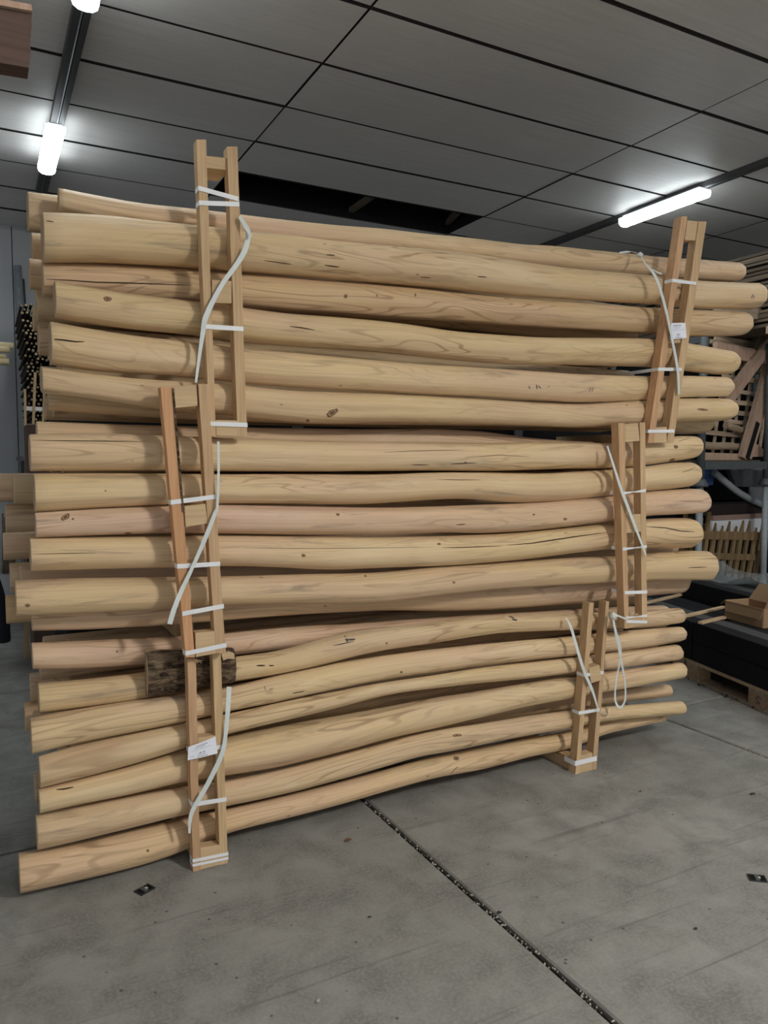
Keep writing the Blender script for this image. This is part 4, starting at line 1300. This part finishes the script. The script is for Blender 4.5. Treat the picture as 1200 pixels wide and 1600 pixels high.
# planks stored on top
PG = 'planks in the tall stack on the racks at the upper right'
rgp = random.Random(31)
for k in range(4):
    v = 3.75 + .75 * k
    o = MB().box((6.42, v, 2.665), (7.35, v + .08, 2.735)).build('bearer', M['slat'])
    tag(o, 'pale bearer block under the plank stack at the upper right, %s from the photo edge' % ('first', 'second', 'third', 'fourth')[k], 'bearer', 'bearers under the plank stack')
    o.color = (1.1, 1.05, 1, 1)
z = 2.737
tn = [(1, 1, 1), (1.25, 1.2, 1.15), (.8, .8, .8), (1.45, 1.5, 1.5)]
k = 0
while z < 3.44:
    th = (.030, .024, .042, .026)[k % 4]
    for c in range(3):
        a = 6.47 + c * .225 + rgp.uniform(-.008, .008)
        o = MB().box((a, 3.45 + rgp.uniform(-.05, .05), z), (a + .21, 7.0 + rgp.uniform(-.2, .2), z + th)).build('plank', M['plank'])
        cc = tn[rgp.randrange(4)]
        if z > 3.28: cc = (1.0, 1.06, 1.1) if k % 2 else (1.5, 1.55, 1.55)
        o.color = (*cc, 1)
        if c == 0:
            tag(o, 'long weathered plank at the side of the tall stack at upper right', 'plank', PG)
        else:
            tag(o, 'long plank inside the tall stack at upper right', 'plank', PG + ', inner')
    z += th + (.009 if k % 3 else .024)
    k += 1
# ================================================================== RIGHT: WHAT THE RACKS HOLD
def pxm(V, x, y):
    return (at_v(x + 1, y, V) - at_v(x, y, V)).length * .92
def pbar(a, b, V, wpx, dep, mat, name, parent=None, color=None):
    p, q = at_v(*a, V), at_v(*b, V)
    L = math.hypot(b[0] - a[0], b[1] - a[1])
    nx, ny = -(b[1] - a[1]) / L * wpx / 2, (b[0] - a[0]) / L * wpx / 2
    mx, my = (a[0] + b[0]) / 2, (a[1] + b[1]) / 2
    t = (q - p).normalized()
    e = at_v(mx + nx, my + ny, V) - at_v(mx - nx, my - ny, V)
    w = (e - t * e.dot(t)).length
    o = MB().bar(p + Vector((0, dep / 2, 0)), q + Vector((0, dep / 2, 0)), w, dep, (0, 1, 0)).build(name, M[mat], parent)
    if color: o.color = (*color, 1)
    return o
PINK, BRN = (1.12, 1.03, 1.0), (.9, .85, .82)
VF = 4.99
fr = empty('timber_frame', at_v(1165, 722, VF), 'pinkish planed timber trestle frame leaning on the upper rack', 'frame')
pbar((1096, 714), (1166, 716), VF + .02, 14, .05, 'frame', 'bottom_rail', fr, (1.1, 1.05, 1))
pbar((1163, 716), (1204, 572), VF - .03, 9, .05, 'frame', 'leaning_post', fr, BRN)
pbar((1171, 716), (1212, 572), VF - .032, 8, .05, 'frame', 'leaning_post', fr, PINK)
pbar((1136, 624), (1206, 528), VF - .04, 9, .05, 'frame', 'brace', fr, BRN)
pbar((1142, 628), (1212, 533), VF - .042, 8, .05, 'frame', 'brace', fr, PINK)
pbar((1120, 545), (1215, 562), VF, 21, .05, 'frame', 'top_rail', fr, PINK)
pbar((1168, 717), (1185, 660), VF - .036, 6, .006, 'dark', 'slot', fr)
tri = [at_v(x, y, VF + .03) for x, y in ((1176, 688), (1206, 713), (1172, 714))]
o = MB().add(tri + [p + Vector((0, .03, 0)) for p in tri], [(0, 1, 2), (5, 4, 3), (0, 1, 4, 3), (1, 2, 5, 4), (2, 0, 3, 5)]).build('gusset_plate', M['frame'], fr)
o.color = (*PINK, 1)

VT = 5.13
tr = empty('trellis_panel', at_v(1130, 712, VT), 'wooden trellis panel of thin slats standing on the upper rack', 'trellis')
for a, b, w in (((1118, 527), (1200, 541), 7), ((1112, 533), (1168, 541), 6), ((1136, 546), (1186, 555), 7), ((1142, 571), (1202, 580), 7), ((1130, 588), (1196, 597), 7), ((1148, 611), (1192, 617), 6),
                ((1140, 628), (1188, 632), 7), ((1140, 644), (1184, 648), 7), ((1134, 657), (1176, 663), 6), ((1103, 675), (1170, 682), 7)):
    rgx = random.Random(int(a[1]))
    k_ = rgx.uniform(.8, 1.25)
    pbar(a, b, VT, w, .02, 'slat', 'slat', tr, (1.15 * k_, 1.1 * k_, 1.05 * k_))
tr2 = empty('trellis_panel', at_v(1130, 708, VT + .05), 'second trellis panel of upright laths behind the first one', 'trellis')
for k in range(6):
    x = 1118 + 14.5 * k
    pbar((x + 20, 540), (x - 4, 712), VT + .05, 3.4, .015, 'slat', 'lath', tr2, (1.2, 1.15, 1.1))
for y in (562,):
    pbar((1108, y), (1200, y + 7), VT + .068, 5, .015, 'slat', 'slat', tr2, (.8, .78, .75))
for a, b, r_, lab in (((1086, 696), (1163, 698), 6.5, 'rough round pole lying at the bottom of the trellis on the upper rack'),
                      ((1134, 664), (1160, 673), 6, 'short slanting pole stub behind the trellis'),
                      ((1164, 670), (1172, 669), 6, 'pole stub end beside the leaning frame post')):
    p, q = at_v(*a, VT - .06), at_v(*b, VT - .06)
    m = r_ * pxm(VT, *a) * .68
    pts = [p.lerp(q, i / 6) + Vector((0, 0, .004 * math.sin(i * 2.1))) for i in range(7)]
    o = MB().tube(pts, [m * (1 + .03 * math.sin(i * .9)) for i in range(7)], 12).build('rough_pole', M['slat'])
    o.color = (.85, .8, .75, 1)
    tag(o, lab, 'pole')
# grey board block ends and blue sheet between
o = MB().hexa([at_v(1128, 478, 4.7), at_v(1191, 480, 4.7), at_v(1187, 499, 4.7), at_v(1130, 494, 4.7)] + [at_v(x, y, 4.7) + Vector((0, .1, 0)) for x, y in ((1128, 478), (1191, 480), (1187, 499), (1130, 494))]).build('board_offcut', M['slat'])
o.color = (1.0, 1.0, 1.0, 1)
tag(o, 'greyish board offcut sticking out beside the upper log ends', 'board')
pbar((1196, 512), (1182, 548), 4.99, 12, .05, 'plank', 'short_post', fr, (.7, .7, .7))
for (x, y, w, h, lab) in ((1192, 548, 22, 16, 'blue sheet showing under the pink top rail'), (1182, 577, 18, 10, 'pale blue plastic bag behind the trellis')):
    c = at_v(x, y, VT + .16)
    m = pxm(VT, x, y)
    bm = bmesh.new()
    bmesh.ops.create_icosphere(bm, subdivisions=3, radius=1)
    vv = [c + Vector((v.co.x * w * m * .6, v.co.y * .06, v.co.z * h * m * .6)) * 1 + Vector((0, 0, .012 * mnoise.noise(v.co * 3))) for v in bm.verts]
    ff = [[v.index for v in f.verts] for f in bm.faces]
    bm.free()
    tag(MB().add(vv, ff, 0, True).build('plastic_bag', M['blue' if 'blue sheet' in lab else 'steel']), lab, 'bag')
# made-up dark crates, added as a dark backing behind everything on the racks
cr_n = 0
for (a, b, z0, z1, lab) in ((6.02, 6.9, 1.506, 2.0, 'added dark crate at the back of the upper rack'), (6.05, 6.85, 2.0, 2.5, 'added dark crate on top of another at the back of the upper rack'),
                            (6.04, 6.92, .171, .62, 'added dark crate at the back of the lower rack'), (6.04, 6.90, .62, 1.19, 'added dark crate stacked at the back of the lower rack')):
    t = empty('filler_crate', ((a + b) / 2, VR + .9, z0), lab, 'crate')
    MB().box((a, VR + .66, z0 + .001), (b, VR + 1.1, z1)).build('crate_body', M['dark'], t)
    MB().box((a - .01, VR + .64, z1 - .06), (b + .01, VR + .66, z1 - .01)).build('crate_rim', M['shelfbrown'], t)
o = MB().box((5.9, VR + 1.22, .05), (8.4, VR + 1.24, 2.62)).build('backdrop_sheet', M['dark'])  # added dark sheet, hides the pale wall so the trellis openings stay dark
tag(o, 'dark tarpaulin added behind the steel racks', 'backdrop')
# more made-up dark crates, added further right
for k, (z0, z1) in enumerate(((.16, .9), (1.49, 2.2))):
    t = empty('filler_crate', (7.7, VR + .6, z0), 'added dark crate on the neighbouring rack, %s level' % ('lower', 'upper')[k], 'crate')
    MB().box((7.45, VR + .1, z0), (8.2, VR + 1.0, z1)).build('crate_body', M['dark'], t)
    MB().box((7.44, VR + .08, z1 - .06), (8.21, VR + .1, z1 - .01)).build('crate_rim', M['shelfbrown'], t)

# lower rack: long brown-black box, grey pipe, white board, picket fence
V3 = 5.2
lo = at_v(1098, 806, V3); hi = at_v(1194, 782, V3)
t = empty('storage_box', (lo.x, V3, lo.z), 'long brownish black box hanging across the lower rack', 'box')
MB().box((lo.x, V3, lo.z), (hi.x, V3 + .3, hi.z)).build('box_body', M['shelfbrown'], t)
MB().box((lo.x - .01, V3 - .01, hi.z - .02), (hi.x + .01, V3 + .31, hi.z)).build('box_lid', M['dark'], t)
for u in (lo.x - .02, hi.x + .02):
    MB().box((u - .015, V3 + .1, .17), (u + .015, V3 + .2, hi.z)).build('box_support', M['dark'], t)
pts = [at_v(x, y, V3 + d) for x, y, d in ((1116, 738, .02), (1132, 752, .0), (1152, 768, -.02), (1176, 782, -.03), (1200, 792, -.035))]
o = MB().tube(smooth_path(pts, 4), .035, 10).build('grey_hose', M['steel'])
tag(o, 'thick grey hose sloping down across the dark lower rack', 'hose')
o = MB().hexa([at_v(x, y, 5.3) for x, y in ((1103, 758), (1114, 758), (1118, 733), (1101, 733))] + [at_v(x, y, 5.3) + Vector((0, .05, 0)) for x, y in ((1103, 758), (1114, 758), (1118, 733), (1101, 733))]).build('blue_sheet', M['blue'])
tag(o, 'blue sheet hanging under the rack deck beside the front post', 'sheet')
o = MB().hexa([at_v(x, y, 5.42) for x, y in ((1150, 760), (1205, 762), (1205, 735), (1140, 733))] + [at_v(x, y, 5.42) + Vector((0, .05, 0)) for x, y in ((1150, 760), (1205, 762), (1205, 735), (1140, 733))]).build('sheet_metal', M['steeld'])
tag(o, 'dark grey sheet metal panel hanging under the rack deck', 'panel')
w0, w1 = at_v(1112, 850, 5.16), at_v(1196, 809, 5.16)
bd = empty('white_board', (w0.x, 5.16, .17), 'white board with pinkish upper strip standing behind the pickets', 'board')
zm = at_v(1150, 834, 5.16).z
MB().box((w0.x, 5.16, .171), (w1.x, 5.185, zm)).build('dark_infill', M['dark'], bd)  # added dark panel that makes the gaps between the pickets dark
MB().box((w0.x, 5.16, zm), (w1.x, 5.185, w1.z)).build('board_sheet', M['white'], bd)
MB().box((w0.x, 5.15, w1.z), (w1.x + .02, 5.185, w1.z + .05)).build('board_strip', M['pinkb'], bd)
V4 = 5.0
pf = empty('picket_fence', at_v(1140, 893, V4), 'rough wooden picket fence panel standing on the lower rack', 'fence')
zb_ = .172
rgk = random.Random(6)
for k in range(10):
    x = 1096 + 10.6 * k
    top = at_v(x + 3, 816 + rgk.uniform(-4, 9), V4)
    bot = at_v(x - 10, 893, V4)
    bot = Vector((bot.x - .03, V4, zb_))
    w = .047 + rgk.uniform(-.009, .009)
    wv = Vector((w / 2, 0, 0))
    sh = top.lerp(bot, .16)
    prof = [bot - wv, bot + wv, sh + wv, top + Vector((rgk.uniform(-.008, .008), 0, 0)), sh - wv]
    o = MB().add(prof + [p + Vector((0, .022, 0)) for p in prof], [(0, 1, 2, 3, 4), (9, 8, 7, 6, 5)] + [(i, (i + 1) % 5, 5 + (i + 1) % 5, 5 + i) for i in range(5)]).build('picket', M['picket'], pf)
    kk = rgk.uniform(.8, 1.35)
    o.color = (kk, kk, kk * .97, 1)
pbar((1092, 836), (1186, 838), V4 - .014, 13, .013, 'picket', 'fence_rail', pf, (1.05, 1, .95))
pbar((1088, 868), (1180, 871), V4 - .014, 10, .013, 'picket', 'fence_rail', pf, (.95, .95, .9))
pf2 = empty('picket_fence', at_v(1100, 893, V4 - .06), 'dark brown bundle of pickets between the log ends and the rack post', 'fence')
for k in range(7):
    x = 1064 + 6 * k
    a, b = at_v(x + 8, 800 + 9 * (k % 3), V4 + .09), at_v(x - 6, 893, V4 + .09)
    o = MB().bar(Vector((b.x, b.y, zb_)), a, .045, .02, (0, 1, 0)).build('picket', M['picket'], pf2)
    o.color = (.6, .58, .55, 1)
o = MB().bar(at_v(1187, 860, V4 - .05), at_v(1197, 782, V4 - .05), .03, .02, (0, 1, 0)).build('batten', M['batten'])
a = at_v(1187, 860, V4 - .05)
tag(o, 'yellowish pointed batten leaning on the rack post at the right photo edge', 'batten')

# dark block added directly behind the logs to keep the gaps black
t = empty('gap_blocker', (2.6, 4.5, 0), 'added dark block standing close behind the log bundles', 'stack')
MB().box((.40, 4.2, 0), (4.1, 4.9, .12)).build('blocker_base', M['plank'], t)
MB().box((.36, 4.15, .12), (4.15, 4.95, 1.95)).build('blocker_cover', M['dark'], t, bevel=.02)
MB().box((1.6, 4.12, .12), (1.66, 4.14, 1.95)).build('blocker_band', M['steeld'], t)
MB().box((3.2, 4.12, .12), (3.26, 4.14, 1.95)).build('blocker_band', M['steeld'], t)

# ================================================================== LEFT
p, q = at_v(27.5, 415, 8.30), at_v(44, 650, 8.22)
d = (p - q) / (p.z - q.z)
q = q - d * q.z
o = MB().tube([q, p], .034, 12).build('steel_pipe', M['steel'])
tag(o, 'grey steel pipe leaning against the far wall at the left', 'pipe')
p2, q2 = at_v(35, 436, 8.34), at_v(43, 560, 8.33)
d = (p2 - q2) / (p2.z - q2.z)
o = MB().tube([q2 - d * q2.z, p2], .02, 10).build('steel_pipe', M['steeld'])
tag(o, 'thinner dark pipe standing behind the grey leaning pipe', 'pipe')
# thin sticks stacked lengthwise, seen end-on
rgs = random.Random(14)
SV = 7.0
sm_ = MB()
n = 7
ring = [(math.cos(2 * math.pi * k / n), math.sin(2 * math.pi * k / n)) for k in range(n)]
RS = .0125
sm_.add([(a * RS, 0.004, b * RS) for a, b in ring] + [(a * RS, 1.1, b * RS) for a, b in ring] + [(a * RS * .78, 0, b * RS * .78) for a, b in ring],
        [(k, (k + 1) % n, n + (k + 1) % n, n + k) for k in range(n)] + [(k, (k + 1) % n, 2 * n + (k + 1) % n, 2 * n + k) for k in range(n)], 1, True)
sm_.add([(a * RS * .78, 0, b * RS * .78) for a, b in ring], [tuple(range(n))], 0)
first = None
made = 0
zb0 = at_v(60, 706, SV).z
def left_edge(z):
    y = 706 - (z - zb0) / (at_v(60, 432, SV).z - zb0) * (706 - 432)
    if y < 478: return at_v(61 - (y - 432) * .30, 600, SV).x
    return at_v(37 + (y - 478) * .05, 600, SV).x
z = zb0
row = 0
while made < 292 and z < at_v(60, 436, SV).z:
    x = left_edge(z) + (row % 2) * .017 + rgs.uniform(0, .012)
    while x < left_edge(zb0) + .30:
        s = rgs.uniform(.75, 1.22)
        if rgs.random() > .13:
            if first is None:
                o = sm_.build('stick', [M['stickend'], M['stick']], origin=(0, 0, 0)); first = o.data
            else:
                o = link('stick', first)
            o.location = (x, SV + rgs.uniform(-.10, .08), z + rgs.uniform(-.002, .002))
            o.scale = (s, 1, s)
            o.rotation_euler = (0, rgs.uniform(0, 3), 0)
            tag(o, 'thin dark stick seen end-on in the stack by the far left wall', 'stick', 'thin sticks stacked by the far left wall')
            made += 1
        x += .0355
    z += .0335
    row += 1
b0_ = at_v(40, 711, SV); b1_ = at_v(90, 711, SV)
rk = empty('stick_rack', (b0_.x, SV, 0), 'dark rack carrying the stack of thin sticks at the far left', 'rack')
MB().box((b0_.x - .03, SV - .05, b0_.z - .05), (b1_.x + .3, SV + 1.1, b0_.z - .012)).build('rack_shelf', M['steeld'], rk)
for v in (SV + .05, SV + .95):
    MB().box((b0_.x, v, 0), (b0_.x + .05, v + .05, b0_.z - .05)).build('rack_post', M['steeld'], rk)
    MB().box((b1_.x + .2, v, 0), (b1_.x + .25, v + .05, b0_.z - .05)).build('rack_post', M['steeld'], rk)
MB().box((b0_.x + .06, SV + 1.12, b0_.z), (b1_.x + .2, SV + 1.15, 2.9)).build('rack_back', M['dark'], rk)
# battens and white bar in front of the stick rack
for (x0, y0), (x1, y1), w, lab in (((39, 608), (40, 690), 4, 'pale upright batten left of two others before the stick stack'), ((55, 582), (52, 662), 4.5, 'tallest pale upright batten before the stick stack'),
                                   ((70, 600), (67, 662), 4, 'pale upright batten close to the log ends before the stick stack')):
    p, q = at_v(x0, y0, 6.3), at_v(x1, y1, 6.3)
    d = (p - q) / (p.z - q.z)
    o = MB().bar(q - d * q.z, p, w * pxm(6.3, x0, y0), .025, (0, 1, 0)).build('batten', M['batten'])
    tag(o, lab, 'batten', 'battens before the stick stack')
o = MB().bar(at_v(37, 638, 6.33), at_v(76, 640, 6.33), .045, .03).build('white_bar', M['white'])
tag(o, 'white bar lying across behind the upright battens', 'bar')
tr3 = MB().box((at_v(41, 680, 5.9).x, 5.9, 0), (at_v(90, 680, 5.9).x, 6.2, at_v(50, 662, 5.9).z)).build('dark_chest', M['brownb'], bevel=.01)
tag(tr3, 'brown wooden chest behind the left ends of the middle bundle', 'chest')
# bamboo poles entering from the left
for x, y, r_, lab in ((21, 541, 6.5, 'thick bamboo pole end, uppermost and longest at the left edge'), (15, 547, 6, 'bamboo pole end, second from above at the left edge'),
                      (9, 557, 4, 'thin bamboo pole end, shortest at the left edge'), (14, 565.5, 6.5, 'lowest bamboo pole end at the left edge')):
    V = 5.2 + (.05 if y < 545 else 0)
    e = at_v(x, y, V)
    m = r_ * pxm(V, x, y)
    pts = [Vector((e.x - 1.6, V, e.z))] + [e + Vector((-.5 + .1 * k, 0, 0)) for k in range(6)]
    o = MB().tube(pts, [m] * 2 + [m * 1.04, m, m * 1.03, m, m], 12).build('bamboo_pole', M['bamboo'])
    tag(o, lab, 'pole', 'bamboo poles at the left edge')
zz = at_v(14, 573, 5.2).z
br = empty('pole_bracket', (-1.0, 5.2, 0), 'steel post with arms carrying the bamboo poles, outside the left edge', 'rack')
MB().box((-1.03, 5.30, 0), (-.97, 5.36, zz + .3)).build('bracket_post', M['steeld'], br)
MB().box((-1.02, 5.10, zz - .03), (-.98, 5.30, zz)).build('bracket_arm', M['steeld'], br)
# weathered stakes on a plinth
SGp = 'weathered stakes by the far left wall'
bz = at_v(12, 896, 8.0).z
pl_ = MB().box((-.15, 7.85, 0), (.42, 8.25, bz)).build('concrete_plinth', M['wall'])
tag(pl_, 'low grey plinth by the far left wall under the weathered stakes', 'plinth')
for k, (x, yt) in enumerate(((4, 842), (8, 848), (12, 838), (17, 846), (21, 841))):
    p = at_v(x, yt - 40, 8.05); q = at_v(x + 1, 893, 8.0); q.z = bz
    o = MB().tube([q, q.lerp(p, .5) + Vector((.004, 0, 0)), p], [.013, .012, .009], 7).build('stake', M['plank'])
    o.color = (1.5, 1.5, 1.45, 1)
    tag(o, 'thin weathered stake, %s from the left edge, below the jutting log ends' % ('first', 'second', 'third', 'fourth', 'fifth')[k], 'stake', SGp)
# navy cloth end hanging at the left edge
p = [at_v(x, y, 3.6) for x, y in ((-10, 900), (-2, 935), (3, 970), (5, 1003))]
p0_ = p[0]
o = empty('broom', (p0_.x - .35, 3.6, 0), 'dark navy broom head end hanging at the left photo edge', 'broom')
MB().tube(smooth_path(p, 4), [.02, .022, .024, .026, .027, .028, .028, .029, .03, .031, .03, .031, .028], 9).build('broom_brush', M['navy'], o)
MB().tube([p0_, (p0_.x - .35, 3.6, 1.2), (p0_.x - .36, 3.6, 0)], .014, 8).build('broom_handle', M['navy'], o)
# brown board near the camera, upper left
V5 = 2.0
c = [at_v(x, y, V5) for x, y in ((-60, 0), (50, 20), (46, 106), (-60, 88))]
bo = empty('stored_board', c[3], 'brown board end reaching into the upper left corner', 'board')
mb = MB()
edge = []
for i in range(9):
    f = i / 8
    e = c[1].lerp(c[2], f) + Vector((random.Random(i).uniform(-.0008, .0008) * (1 + 2 * f), 0, 0))
    edge.append(e)
front = [c[0]] + edge + [c[3]]
m = len(front)
mb.add(front + [p + Vector((0, .06, 0)) for p in front], [tuple(range(m)), tuple(range(m, 2 * m))[::-1]] + [(i, (i + 1) % m, m + (i + 1) % m, m + i) for i in range(m)])
mb.build('board_face', M['brownb'], bo)
ta, tb = at_v(-60, -8, V5 - .012), at_v(50, 12, V5 - .012)
o = MB().bar(ta + Vector((0, .035, 0)), tb + Vector((0, .035, 0)), .014, .07, (0, 1, 0)).build('board_lip', M['frame'], bo)
o.color = (*PINK, 1)
an = empty('board_bracket', (-.42, 2.05, 0), 'steel post and arm carrying the brown board, outside the left edge', 'rack')
MB().box((-.45, 2.08, 0), (-.39, 2.14, c[3].z + .1)).build('bracket_post', M['steeld'], an)
MB().bar((-.42, 2.08, c[3].z - .012), (c[3].x + .06, 2.03, c[3].z + .0), .03, .02).build('bracket_arm', M['steeld'], an)

# ================================================================== FLOOR DETAILS
def anchor(x, y, rot, label):
    c = at_z(x, y, 0)
    t = empty('floor_socket', c, label, 'socket')
    ca, sa = math.cos(rot), math.sin(rot)
    def g(a, b, z): return c + Vector((a * ca - b * sa, a * sa + b * ca, z))
    def gb(a0, a1, b0, b1, z0, z1, mat, nm):
        MB().hexa([g(a0, b0, z0), g(a1, b0, z0), g(a1, b1, z0), g(a0, b1, z0), g(a0, b0, z1), g(a1, b0, z1), g(a1, b1, z1), g(a0, b1, z1)]).build(nm, M[mat], t)
    gb(-.028, .028, -.020, .020, .0002, .001, 'dark', 'socket_recess')
    gb(-.030, -.026, -.022, .022, .0002, .004, 'joint', 'socket_rim')
    gb(.026, .030, -.022, .022, .0002, .004, 'joint', 'socket_rim')
    gb(-.03, .03, .018, .022, .0002, .004, 'joint', 'socket_rim')
    gb(-.03, .03, -.022, -.018, .0002, .004, 'joint', 'socket_rim')
    gb(-.008, .006, -.018, .018, .001, .005, 'steeld', 'socket_bar')
    gb(.002, .010, -.006, .004, .005, .008, 'crumb', 'socket_dirt')
anchor(226, 1391, .45, 'small dark metal floor socket before the left end of the log stack')
anchor(1183, 1373, -.7, 'small dark metal floor socket near the right photo edge')
def leafbit(x, y, s, mat, name, label, cat, seed):
    c = at_z(x, y, 0)
    rg = random.Random(seed)
    pts = [c + Vector((s * math.cos(a) * rg.uniform(.5, 1), s * .6 * math.sin(a) * rg.uniform(.5, 1), .002 + rg.uniform(0, .006))) for a in [k * math.pi / 4 for k in range(8)]]
    o = MB().add(pts + [p + Vector((0, 0, .0015)) for p in pts], [tuple(range(8))[::-1], tuple(range(8, 16))] + [(i, (i + 1) % 8, 8 + (i + 1) % 8, 8 + i) for i in range(8)]).build(name, M[mat])
    tag(o, label, cat)
leafbit(543, 1314, .020, 'knotd', 'dry_leaf', 'small dry brown leaf on the floor beside the slab joint', 'leaf', 2)
leafbit(578, 1435, .009, 'dark', 'dirt_crumb', 'small black crumb on the floor left of the slab joint', 'crumb', 3)
leafbit(780, 1428, .014, 'joint', 'dirt_crumb', 'dark crumb on the floor just right of the slab joint', 'crumb', 4)
leafbit(497, 1567, .008, 'crumb', 'stone_chip', 'pale stone chip on the floor near the bottom edge', 'chip', 5)
leafbit(1176, 1242, .018, 'joint', 'bark_flake', 'dark bark flake on the floor near the right edge', 'flake', 6)
leafbit(1000, 1238, .012, 'knotd', 'bark_flake', 'brown bark flake on the floor right of the ladder frame foot', 'flake', 7)
leafbit(1087, 1453, .010, 'joint', 'dirt_crumb', 'dark crumb on the open floor at the lower right', 'crumb', 8)
